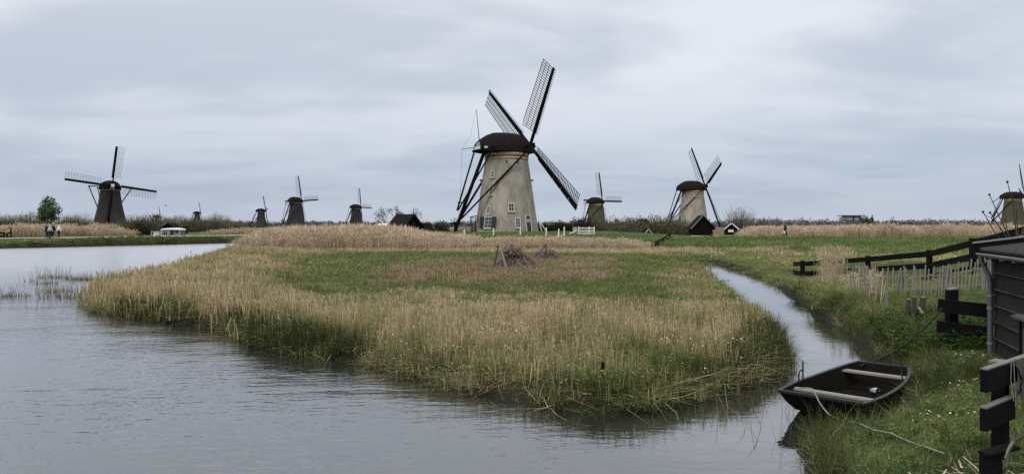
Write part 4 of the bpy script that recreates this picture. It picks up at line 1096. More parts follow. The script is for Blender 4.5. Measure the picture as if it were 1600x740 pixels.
def tree(name, label, cat, px, d, zb, h, w, kind, seed, mat='leaf_tree', group=None, leaf=.35, nl=1500, ntw=160, trunk=.32, depth=None):
    rng = np.random.default_rng(seed)
    root = thing(name, label, cat, (gx(px, d), d, zb), 0, group)
    mb = MB(); tips = []; dp = depth or w
    if kind == 'tree':
        r = h * .022 + .04
        mb.tube([(0, 0, -.3), (0, 0, h * trunk * .5), (rng.normal(0, .02) * h, 0, h * trunk)], [r * 1.3, r, r * .85], 7)
        for k in range(5):
            a = k * 2.4 + rng.uniform(0, 1); limbs(mb, Vector((0, 0, h * trunk * rng.uniform(.7, 1))), Vector((math.cos(a) * .5, math.sin(a) * .5, 1)).normalized(), h * .30, r * .6, 2, rng, tips, .55, .2)
        mb.build('trunk', M['bark'], root)
        K = 70; c = rng.normal(0, 1, (K, 3)); c /= np.linalg.norm(c, axis=1)[:, None]; c *= rng.uniform(.3, 1.22, (K, 1)) ** .7
        c = c * np.array((w * .42, dp * .42, h * (1 - trunk) * .46)) + np.array((0, 0, h * (trunk + (1 - trunk) * .5)))
        c[:, :2] *= (1 - .6 * np.clip((c[:, 2:3] - h * .55) / (h * .45), 0, 1))
        c = np.concatenate([c, [[t.x, t.y, t.z] for t, _ in tips[:30]]])
        crown_obj('crown', M[mat], *leaf_cloud(c, w * .062, nl, leaf, rng), root)
    elif kind == 'bare':
        r = h * .02 + .04
        mb.tube([(0, 0, -.3), (0, 0, h * .2)], [r * 1.3, r], 7)
        for k in range(6):
            a = k * 1.05 + rng.uniform(0, .6); limbs(mb, Vector((0, 0, h * rng.uniform(.08, .2))), Vector((math.cos(a) * w / h * .9, math.sin(a) * .6, 1)).normalized(), h * .36, r * .5, 3, rng, tips, .6, .12, 4, (2, 3), .66)
        mb.build('trunk', M['bark_grey'], root)
        c = np.array([[t.x, t.y, t.z] for t, _ in tips])
        crown_obj('crown', M[mat], *leaf_cloud(c, w * .03, nl, leaf, rng), root)
    else:
        # shrub: stems fanning from the ground, twigs and small leaves
        n = ntw
        base = np.stack([rng.uniform(-.33, .33, n) * w, rng.uniform(-.33, .33, n) * dp, np.full(n, -.1)], 1)
        if kind == 'hedge': base[:, 0] = rng.uniform(-.5, .5, n) * w
        lean = np.stack([base[:, 0] / w * .9 + rng.normal(0, .16, n), rng.normal(0, .2, n), np.ones(n)], 1); lean /= np.linalg.norm(lean, axis=1)[:, None]
        env = 1 - .55 * np.clip(np.abs(base[:, 0]) / (w * .5), 0, 1) ** 2 if kind != 'hedge' else .82 + .18 * np.sin(base[:, 0] * 1.7 + seed)
        L = h * env * (1.08 - .62 * rng.uniform(0, 1, n) ** 1.6) * (.86 + .28 * noise2(base[:, 0] + seed * 3.1, base[:, 1], max(.6, w * .16), seed))
        tw = leaf * .28
        v, q, b = ribbons(base, lean, L, np.full(n, tw), rng.uniform(0, .25, n), 3, rng, taper=.3)
        link('stem', np_mesh('stem', v, q, M['twig'], {'bv': ('FLOAT', b), 'tint': ('FLOAT', np.full(len(b), .4))}), root)
        t = rng.uniform(.25, .98, (n, 4)); c = (base[:, None] + lean[:, None] * (L[:, None] * t)[..., None]).reshape(-1, 3)
        crown_obj('crown', M[mat], *leaf_cloud(c, leaf * (1.1 if kind == 'wispy' else 1.5), nl, leaf, rng), root)
    return root
def tp(px, pytop, pybase, pxw, d):
    """size of a plant from its extent in the photograph: base height, height, width"""
    zb = EYE - (pybase - HOR) / F * d
    return zb, (pybase - pytop) / F * d, pxw / F * d
def plant_tree(name, label, cat, px, top, base, pxw, d, kind, seed, **kw):
    zb, h, w = tp(px, top, base, pxw, d)
    return tree(name, label, cat, px, d, zb, h, w, kind, seed, **kw)
plant_tree('round_tree', 'leafy green tree standing alone above the reeds on the left dyke', 'tree', 77, 307, 360, 34, 150, 'tree', 1, mat='leaf_tree', leaf=.36, nl=3800, trunk=.10, depth=4.4)
GW = 'willow shrubs behind the left reeds'
spots = [(4, 334, 30, 'leftmost willow shrub of the row behind the left reeds'), (27, 333, 30, 'willow shrub second from the left in the row behind the reeds'), (50, 330, 28, 'willow shrub beside the lone leafy tree, on its left'), (103, 335, 26, 'willow shrub beside the lone leafy tree, on its right'), (124, 333, 28, 'willow shrub touching the left side of the dark thatched windmill')]
for i, (px, top, w, lab) in enumerate(spots):
    plant_tree('willow_shrub', lab, 'shrub', px, top, 362, w * 1.25, 170, 'wispy', 20 + i, mat='leaf_wispy', group=GW, leaf=.27, nl=1900, ntw=330)
spots = [(186, 350, 26, 300, 'low shrub in front of the dark thatched windmill'), (208, 337, 34, 200, 'willow thicket touching the right side of the dark thatched windmill'), (236, 332, 36, 200, 'dense willow thicket above the white boat, left half'), (262, 336, 34, 200, 'dense willow thicket above the white boat, right half'), (290, 334, 30, 210, 'tallest willow of the thicket right of the white boat'), (318, 340, 34, 210, 'willow shrub around the foot of the tiny windmill near the boat'), (341, 333, 30, 215, 'willow shrub right of the tiny windmill near the boat'), (362, 345, 24, 220, 'last low willow shrub before the open gap at the tall reeds')]
for i, (px, top, w, d, lab) in enumerate(spots):
    if i == 0: d = 200
    plant_tree('willow_shrub', lab, 'shrub', px, top, 364, w * 1.3, d, 'wispy' if i > 2 else 'shrub', 40 + i, mat='leaf_olive' if i % 3 else 'leaf_wispy', group='willow thicket by the white boat', leaf=.33, nl=2500, ntw=380)
plant_tree('dark_bush', 'very dark bush directly left of the white boat', 'bush', 224, 350, 369, 26, 118, 'shrub', 60, mat='leaf_dark', leaf=.3, nl=1600, ntw=130)
plant_tree('bare_tree', 'bare pale-twigged tree behind the tall reeds, left of the dark barn', 'tree', 609, 320, 366, 50, 140, 'bare', 61, mat='blossom', leaf=.22, nl=900)
plant_tree('bare_tree', 'thin leafless sapling right of the dark barn among the reeds', 'tree', 651, 325, 362, 14, 130, 'bare', 62, mat='twig', leaf=.16, nl=90)
plant_tree('dark_bush', 'low dark bush between the hut and the large brick windmill', 'bush', 690, 347, 362, 26, 150, 'shrub', 63, mat='leaf_dark', leaf=.35, nl=900, ntw=100)
# garden right of the large mill
plant_tree('hedge', 'clipped dark evergreen hedge right of the large brick windmill', 'hedge', 875, 346, 363, 62, 112, 'hedge', 64, mat='leaf_dark', leaf=.22, nl=5200, ntw=420, depth=1.6)
plant_tree('evergreen_bush', 'dark evergreen bush at the end of the hedge before the white gate', 'bush', 912, 339, 364, 34, 116, 'shrub', 65, mat='leaf_dark', leaf=.26, nl=2400, ntw=200)
GB = 'garden shrubs between the two brick windmills'
for i, (px, top, w, kind, mat, lab) in enumerate([(948, 341, 46, 'shrub', 'leaf_olive', 'brown-green shrub under the olive windmill, by the white gate'), (985, 337, 44, 'shrub', 'leaf_olive', 'brown-green shrub left of the garden huts'), (1024, 334, 44, 'wispy', 'leaf_olive', 'tallest olive shrub right of the garden huts'), (1052, 337, 40, 'shrub', 'leaf_olive', 'olive shrub at the tail of the second brick windmill'), (1072, 350, 30, 'shrub', 'leaf_olive', 'low olive shrub at the left side of the black gabled barn')]):
    plant_tree('garden_shrub', lab, 'shrub', px, top, 368, w * 1.15, 118 + 2 * i, kind, 70 + i, mat=mat, group=GB, leaf=.24, nl=2300, ntw=260)
plant_tree('bare_tree', 'dark gnarled fruit tree left in the garden, right of the white gate', 'tree', 966, 333, 374, 40, 106, 'bare', 80, mat='twig', leaf=.16, nl=500)
plant_tree('bare_tree', 'dark leaning fruit tree in front of the garden huts', 'tree', 990, 336, 376, 40, 104, 'bare', 81, mat='twig', leaf=.16, nl=500)
plant_tree('bare_tree', 'wispy pale green tree standing alone right of the black barn', 'tree', 1157, 322, 363, 34, 160, 'wispy', 82, mat='leaf_wispy', leaf=.30, nl=700, ntw=260)
plant_tree('round_tree', 'dark green tree rising beside the block of flats', 'tree', 1352, 339, 360, 28, 520, 'tree', 83, mat='leaf_tree', leaf=1.1, nl=1200, trunk=.15)
plant_tree('conifer', 'thin dark conifer right of the block of flats', 'tree', 1362, 334, 360, 7, 540, 'tree', 84, mat='leaf_dark', leaf=.9, nl=420, trunk=.1)
def far_wood():
    """the belt of woods on the horizon, one mass"""
    rng = np.random.default_rng(5); Vs = []; Qs = []; Bs = []; Ts = []; o = 0
    px = -250.0
    while px < 1900:
        d = rng.uniform(750, 1300)
        top = 346.5 + 3.5 * (noise2(np.array([px * 1.0]), np.array([0.0]), 90, 91)[0] - .5) * 2
        if px > 1130: top -= 1.2
        if 380 < px < 720: top += 1.5
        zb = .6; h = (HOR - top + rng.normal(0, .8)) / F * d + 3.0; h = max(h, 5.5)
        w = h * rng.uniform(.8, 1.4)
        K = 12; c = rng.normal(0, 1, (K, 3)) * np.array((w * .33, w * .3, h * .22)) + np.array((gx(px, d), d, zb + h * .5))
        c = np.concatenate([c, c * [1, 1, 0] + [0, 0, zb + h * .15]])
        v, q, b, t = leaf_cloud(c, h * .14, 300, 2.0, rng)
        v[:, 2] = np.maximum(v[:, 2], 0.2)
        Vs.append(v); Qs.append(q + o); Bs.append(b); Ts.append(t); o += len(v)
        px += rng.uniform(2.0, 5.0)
    me = np_mesh('far_wood', np.concatenate(Vs), np.concatenate(Qs), M['wood_far_hazed'], {'bv': ('FLOAT', np.concatenate(Bs)), 'tint': ('FLOAT', np.concatenate(Ts))})
    tag(link('far_wood', me), 'belt of bare woods along the horizon, haze put into its grey colour', 'wood', kind='stuff')
far_wood()
# ------------------------------------------------------------------ buildings
def gable(name, label, cat, c, w, l, eave, ridge, rz, wall, roof, verge=None, over=.25, group=None):
    """a gabled hut: ridge along local Y, gable towards -Y"""
    r = thing(name, label, cat, c, rz, group)
    mb = MB(); hw, hl = w / 2, l / 2
    mb.add([(-hw, -hl, -.5), (hw, -hl, -.5), (hw, -hl, eave), (0, -hl, ridge), (-hw, -hl, eave), (-hw, hl, -.5), (hw, hl, -.5), (hw, hl, eave), (0, hl, ridge), (-hw, hl, eave)],
           [(0, 1, 2, 3, 4), (9, 8, 7, 6, 5), (0, 5, 6, 1), (1, 6, 7, 2), (4, 9, 5, 0)])
    mb.build('wall', wall, r)
    sl = (ridge - eave) / hw
    for sg in (-1, 1):
        e = hw + over; ze = eave - over * sl; t = .16
        m2 = MB(); y0, y1 = -hl - over, hl + over
        p = [(0 + sg * .0, y0, ridge + .02), (sg * e, y0, ze + .02), (sg * e, y1, ze + .02), (0, y1, ridge + .02)]
        q = [(x, y, z + t) for x, y, z in p]
        m2.add(p + q, [(0, 1, 2, 3), (7, 6, 5, 4), (0, 4, 5, 1), (1, 5, 6, 2), (2, 6, 7, 3), (3, 7, 4, 0)])
        m2.build('roof', roof, r)
        if verge:
            v = MB(); v.beam((sg * .02, y0 - .035, ridge + .06), (sg * e, y0 - .035, ze + .06), .05, min(.22, w * .09), up=(0, 0, 1)); v.build('bargeboard', verge, r)
    return r
# dark barn behind the tall reeds
p = at(633, 366, 96)
barn = gable('barn', 'dark thatched barn behind the tall reeds left of the large windmill', 'barn', (p.x, p.y, 1.2), 3.8, 4.2, .7, 2.75, R(38), M['black_wood'], M['thatch'], None, .45)
for y in (-2.3, 2.3):
    f = MB(); f.tube([(0, y, 2.8), (0, y, 3.7)], [.06, .03], 5); 
    if y > 0: f.beam((-.35, y, 3.55), (.35, y, 3.55), .07)
    f.build('finial', M['black_wood'], barn)
p = at(664, 364, 97)
gable('hut', 'small hut with a white bargeboard right beside the dark barn', 'hut', (p.x, p.y, 1.0), 1.5, 2.0, .7, 1.75, R(-35), M['black_wood'], M['thatch'], M['white_paint'], .2)
p = at(600, 360, 120)
gable('hut', 'low white-roofed hut under the bare tree', 'hut', (p.x, p.y, 1.6), .9, 1.6, .8, 1.2, R(70), M['black_wood'], M['white_tarp'], None, .1)
p = at(1100, 366, 106)
b2 = gable('barn', 'black gabled barn on the green dyke in front of the second brick windmill', 'barn', (p.x, p.y + 2, 1.22), 2.9, 4.6, 1.15, 2.75, R(-6), M['black_wood'], M['thatch'], None, .38)
for k in range(9):
    x = -1.28 + k * .32; z = 1.15 + (1.45 - abs(x)) / 1.45 * 1.55
    MB().box((x, -2.33, z / 2 - .1), (.28, .045, z - .2)).build('plank', M['black_wood'], b2)
MB().beam((-.05, -2.72, 2.84), (-1.84, -2.72, .87), .05, .2).build('bargeboard', M['worn_edge'], b2)
p = at(1142, 362, 150)
cot = gable('cottage', 'small dark cottage with white bargeboards right of the black barn', 'cottage', (p.x, p.y, 1.0), 2.6, 4, .9, 2.0, R(-14), M['black_wood'], M['thatch'], M['white_paint'], .25)
MB().box((-.1, -2.04, .45), (1.1, .06, .5)).build('window', M['white_paint'], cot)
p = at(1193, 362, 150)
gable('hut', 'hidden hut with only one pale roof edge showing left of the walking man', 'hut', (p.x - 1, p.y, 0.7), 2.4, 3, .6, 1.9, R(40), M['black_wood'], M['thatch'], M['worn_edge'], .3)
p = at(1003, 360, 124)
gable('hut', 'dark hut with a grey roof edge among the garden shrubs', 'hut', (p.x, p.y, 1.1), 2.1, 3, 1.3, 2.5, R(14), M['far_wall'], M['thatch'], M['black_wood'], .25)
p = at(1010, 365, 112)
gable('hut', 'tiny garden hut with white bargeboards under the shrubs', 'hut', (p.x, p.y, 1.1), 1.0, 1.6, .25, .85, R(10), M['brown_wood'], M['thatch'], M['white_paint'], .12)
p = at(268, 366, 128)
gable('barn', 'black hut with a pointed roof behind the white boat', 'hut', (p.x, p.y, .6), 3.6, 4, .8, 2.3, R(10), M['black_wood'], M['thatch'], None, .4)
def flats():
    d = 880; p = at(1329, 360, d)
    r = thing('block_of_flats', 'distant grey block of flats with a flat dark roof on the horizon', 'building', (p.x, p.y, .6), R(12))
    MB().box((0, 0, 6), (25, 10, 12)).build('wall', M['far_wall'], r)
    MB().box((1, 0, 14.2), (31, 13, .9)).build('roof', M['far_dark'], r)
    MB().box((0, 0, 12.9), (19, 8, 1.8)).build('penthouse', M['far_wall'], r)
    for x in (0.2, 9.2): MB().box((x, -5.05, 7), (3.0, .5, 15)).build('stair_tower', M['far_dark'], r)
    for k in range(4):
        for x, w in ((-7.5, 8.5), (4.6, 3.4), (11.6, 1.3)):
            o = MB().box((x, -5.02, 2.2 + k * 2.9), (w, .3, 1.25)).build('window', M['far_dark'], r)
            if w > 3: MB().box((x, -5.6, 1.2 + k * 2.9), (w + .3, 1.0, .7)).build('balcony', M['white_paint'], r)
flats()
def hall():
    d = 1000; p = at(500, 357, d)
    r = thing('industrial_hall', 'long pale blue hall on the horizon between the two windmills', 'building', (p.x, p.y, .5), R(4))
    MB().box((0, 0, 3.6), (36, 14, 7.2)).build('wall', M['far_blue'], r)
    MB().box((0, 0, 7.4), (37, 15, .5)).build('roof', M['far_wall'], r)
    MB().box((-9.5, 0, 8.6), (4, 4, 2)).build('roof_unit', M['far_wall'], r)
    MB().box((14.3, -1, 8.4), (5, 5, 1.6)).build('roof_unit', M['far_blue'], r)
    for x in (-12, -4, 4, 12): MB().box((x, -7.05, 2.2), (4, .2, 3.2)).build('door', M['far_wall'], r)
hall()
# ------------------------------------------------------------------ fences on the dyke
def post(name, label, cat, px, py0, py1, d, w, mat, group=None):
    a = at(px, py1, d); h = (py1 - py0) / F * d
    t = thing(name, label, cat, (a.x, a.y, a.z - .3), 0, group)
    MB().box((0, 0, (h + .3) / 2), (w, w, h + .3)).build('shaft', mat, t)
    MB().lathe([(w * .72, 0), (w * .72, .03), (.01, .07)], 4, smooth=False, rot0=.5).build('cap', mat, t, (0, 0, h + .3))
    return t
for px, py0, py1, lab in ((725.5, 359, 369, 'white post left of the winch of the large windmill'), (771, 357, 371, 'white post below the green-shuttered window of the large windmill'), (813, 356, 371, 'white post below the middle of the large windmill'), (853.5, 356, 369, 'white post right of the large windmill door'), (873, 358, 366, 'short white post before the dark hedge'), (881.5, 355, 367, 'white post before the dark hedge with a rail leaning on it')):
    post('white_post', lab, 'post', px, py0, py1, 88, .16, M['white_paint'], 'white posts along the windmill yard')
def gate():
    d = 90; a = at(904, 367, d); r = thing('white_gate', 'white three-railed gate right of the hedge by the large windmill', 'gate', (a.x, a.y, a.z - .1))
    for x in (0, 1.36, 2.0): MB().box((x, 0, .58), (.14, .14, 1.2)).build('post', M['white_paint'], r)
    for z in (.30, .64, .98): MB().box((.95, -.09, z), (2.0, .05, .15)).build('rail', M['white_paint'], r)
    b = MB().beam((-.2, -.1, .75), (-1.55, -.1, .05), .05, .12).build('brace', M['white_paint'], r)
    MB().box((-.45, .1, .62), (.55, .06, 1.0)).build('panel', M['band_yellow'], r)
gate()
def cold_frame():
    d = 97.5; a = at(848, 361, d); r = thing('lean_to', 'white glazed lean-to against the right side of the large windmill', 'lean-to', (a.x, a.y, a.z))
    for x0, x1 in ((-.42, -.05), (.02, .42)):
        pass
    for y in (-.7, .7):
        MB().beam((-.55, y, 1.55), (.45, y, 0), .1, .1).build('frame', M['white_paint'], r)
        MB().beam((-.15, y, .05), (-.55, y, 1.5), .08, .08).build('frame', M['white_paint'], r)
    for t in (0.02, .5, .98): MB().beam((-.55 + t, -.7, 1.55 - 1.55 * t), (-.55 + t, .7, 1.55 - 1.55 * t), .09, .09).build('rail', M['white_paint'], r)
    mb = MB(); mb.add([(-.56, -.66, 1.5), (-.56, .66, 1.5), (.42, .66, .03), (.42, -.66, .03), (-.60, -.66, 1.47), (-.60, .66, 1.47), (.38, .66, 0), (.38, -.66, 0)], [(0, 1, 2, 3), (7, 6, 5, 4), (0, 4, 5, 1), (1, 5, 6, 2), (2, 6, 7, 3), (3, 7, 4, 0)])
    mb.build('pane', M['far_wall'], r)
cold_frame()
def porch():
    d = 101; a = at(739.5, 363, d); r = thing('porch', 'narrow dark porch at the left side of the large windmill', 'porch', (a.x, a.y, a.z))
    for x in (-.32, .32): MB().box((x, 0, 1.1), (.12, .12, 2.2)).build('post', M['black_wood'], r)
    MB().box((0, .3, 2.28), (1.0, 1.2, .12), Matrix.Rotation(R(-12), 3, 'Y')).build('roof', M['black_wood'], r)
    MB().box((0, .35, .5), (.55, .06, 1.0)).build('panel', M['far_dark'], r)
porch()
def yard_fence():
    d = 97; a = at(728, 362, d); r = thing('yard_fence', 'grey low fence between the winch and the large windmill', 'fence', (a.x - .9, a.y, a.z))
    for x in (0, 1.0, 2.0): MB().box((x, 0, .4), (.1, .1, .9)).build('post', M['grey_wood'], r)
    for z in (.35, .7): MB().box((1, -.075, z), (2.2, .04, .14)).build('rail', M['grey_wood'], r)
yard_fence()
def small_fence():
    # black two-rail fence running down the dyke slope
    P = [(1047, 364.5, 376, 82), (1036, 372, 381, 79), (1027, 376.5, 385, 76), (1018.5, 379, 388.5, 73)]
    a0 = at(P[0][0], P[0][2], P[0][3]); r = thing('rail_fence', 'small black rail fence stepping down the dyke left of the black barn', 'fence', a0)
    T = [at(p[0], p[1], p[3]) - a0 for p in P]; B = [at(p[0], p[2], p[3]) - a0 for p in P]
    for t, b in zip(T, B): MB().beam(b - Vector((0, 0, .3)), t + Vector((0, 0, .04)), .14).build('post', M['black_wood'], r)
    for i in range(3):
        for k in (.05, .5):
            MB().beam(T[i].lerp(B[i], k) + Vector((0, -.1, 0)), T[i + 1].lerp(B[i + 1], k) + Vector((0, -.1, 0)), .05, .2).build('rail', M['black_wood'], r)
small_fence()
# ------------------------------------------------------------------ long rail fence on the right
RF = [(33.0, 1240, 409), (31.0, 1254, 408.5), (29.5, 1356, 401), (26.0, 1452, 392), (22.6, 1520, 374.5), (19.4, 1609, 351)]
def rail_fence():
    pts = [at(px, py, d) for d, px, py in RF]
    o = Vector((pts[3].x, pts[3].y, Hp(pts[3].x, pts[3].y)))
    r = thing('rail_fence', 'long black two-railed fence climbing from the ditch to the top right', 'fence', o)
    for i, p in enumerate(pts):
        if i == 0: continue
        g = Hp(p.x, p.y); d = p - o
        MB().box((d.x, d.y, (g - .3 + p.z + .03) / 2 - o.z), (.15, .15, p.z + .06 - g + .3)).build('post', M['black_wood'], r)
    for i in range(len(pts) - 1):
        a, b = pts[i] - o, pts[i + 1] - o
        ex = (b - a).normalized() * .0
        for dz in (-.10, -.53):
            sp = .9 if i == 0 else 1
            MB().beam(a + Vector((-.04, -.10, dz * sp)), b + Vector((-.04, -.10 - .004 * i, dz)), .045, .21).build('rail', M['black_wood'], r)
    # the return rail that drops behind the paling
    a = at(1600, 402, 22.5) - o; b = at(1440, 436, 24.5) - o
    MB().beam(a, b, .05, .2).build('rail', M['black_wood'], r)
rail_fence()
def paling():
    rng = np.random.default_rng(3)
    P = [Vector((9.9, 20.6, 0)), Vector((10.9, 19.7, 0)), Vector((12.2, 18.9, 0)), Vector((13.1, 18.2, 0))]
    seg = [(P[i + 1] - P[i]).length for i in range(3)]; tot = sum(seg)
    def pos(t):
        for i in range(3):
            if t <= seg[i] or i == 2:
                q = P[i].lerp(P[i + 1], min(1.0, t / seg[i])); return Vector((q.x, q.y, Hp(q.x, q.y))), (P[i + 1] - P[i]).normalized()
            t -= seg[i]
    o, _ = pos(tot / 2)
    r = thing('paling_fence', 'weathered grey paling fence below the black rail fence', 'fence', o)
    t = .05
    pm = [MB().beam((0, 0, -.1), (rng.normal(0, .02), 0, h), .034, .02, up=(0, 1, 0)).add([], []).mesh('pale', M['pale_wood']) for h in (.80, .84, .77, .88)]
    prev = None
    while t < tot:
        q, dr = pos(t)
        if not (rng.uniform() < .06):
            s = link('pale', pm[rng.integers(0, 4)], r); s.location = q - o + Vector((0, 0, rng.normal(0, .025)))
            s.rotation_euler = (rng.normal(0, .04), rng.normal(.05, .07), math.atan2(dr.y, dr.x) + rng.normal(0, .15))
        t += rng.uniform(.062, .09)
    for k in (.2, .58):
        ts = np.linspace(0, tot, 9)
        for a, b in zip(ts[:-1], ts[1:]):
            if rng.uniform() < .18: continue
            q0, _ = pos(a); q1, _ = pos(b)
            MB().beam(q0 - o + Vector((.03, .035, k + rng.normal(0, .02))), q1 - o + Vector((.03, .035, k + rng.normal(0, .02))), .03, .05).build('rail', M['pale_wood'], r)
    for t, h in ((.35, .85), (1.35, .72), (2.45, .82), (3.3, .66), (tot - .1, .8)):
        q, _ = pos(min(t, tot)); MB().tube([q - o + Vector((0, .09, -.3)), q - o + Vector((.02, .09, h))], [.085, .075], 8).build('post', M['grey_wood'], r)
paling()
def old_posts():
    for px, top, base, d, w, lab in ((1354, 418, 478, 19.6, .11, 'tallest grey post on the ditch bank, at the left end of the paling'), (1384.5, 455, 500, 17.6, .085, 'thin leaning grey post on the ditch bank in dry grass'), (1418.5, 468, 503, 15.6, .095, 'first of three old grey stakes at the nettles, on the left'), (1427.5, 464, 503, 15.4, .08, 'middle one of three old grey stakes at the nettles'), (1440, 464.5, 502, 15.0, .115, 'last of three old grey stakes at the nettles, on the right')):
        a = at(px, base, d); h = (base - top) / F * d; g = Hp(a.x, a.y)
        t = thing('old_post', lab, 'post', (a.x, a.y, min(a.z, g)), R(px * 7 % 60), 'old grey posts on the ditch bank')
        hh = h + max(0, a.z - g)
        mb = MB(); mb.tube([(0, 0, -.3), (0, 0, hh * .5), (w * .3, 0, hh)], [w * .55, w * .55, w * .5], 7)
        mb.build('shaft', M['brown_wood'] if px > 1400 else M['grey_wood'], t)
        MB().lathe([(w * .42, 0), (w * .3, .02), (.005, .025)], 7).build('worn_top', M['grey_wood'], t, (w * .3, 0, hh + .002))
    a = at(1452, 505, 14.6)
    t = thing('scrap_sheet', 'bent piece of pale plastic caught beside the old stakes', 'sheet', (a.x - .12, a.y, a.z))
    mb = MB(); mb.add([(-.10, 0, .32), (-.02, .02, .2), (.01, .0, .22), (-.08, -.02, .34), (-.10, .02, .32), (-.02, .04, .2), (.01, .02, .22), (-.08, .0, .34)], [(0, 1, 2, 3), (7, 6, 5, 4), (0, 4, 5, 1), (1, 5, 6, 2), (2, 6, 7, 3), (3, 7, 4, 0)])
    mb.build('strip', M['white_plastic'], t)
    MB().beam((-.02, .02, .02), (.18, .02, -.1), .03, .06).build('strip', M['white_plastic'], t)
    MB().box((-.05, .06, .1), (.14, .03, .22)).build('backing', M['black_wood'], t)
old_posts()
# black board fence between bank and shed
def board_fence():
    d = 12.6; a = at(1487, 531, d); g = Hp(a.x, a.y)
    r = thing('board_fence', 'black board fence with one post between the nettles and the shed', 'fence', (a.x, a.y, g))
    top = at(1487, 452, d).z - g
    MB().beam((0, 0, -.3), (0, 0, top), .15, .15).build('post', M['black_wood'], r)
    MB().box((0, 0, top + .012), (.17, .17, .022), Matrix.Rotation(R(-8), 3, 'Y')).build('post_cap', M['worn_edge'], r)
    for (p0, p1, w) in (((1460, 475.5), (1556, 486), .235), ((1458, 508), (1556, 519.5), .20), ((1488, 536), (1556, 550), .15)):
        A = at(*p0, d); B = at(*p1, d - .55); A.z -= g; B.z -= g
        MB().beam((A.x - a.x, A.y - a.y - .105, A.z), (B.x - a.x, B.y - a.y - .105, B.z), .045, w).build('board', M['black_wood'], r)
board_fence()
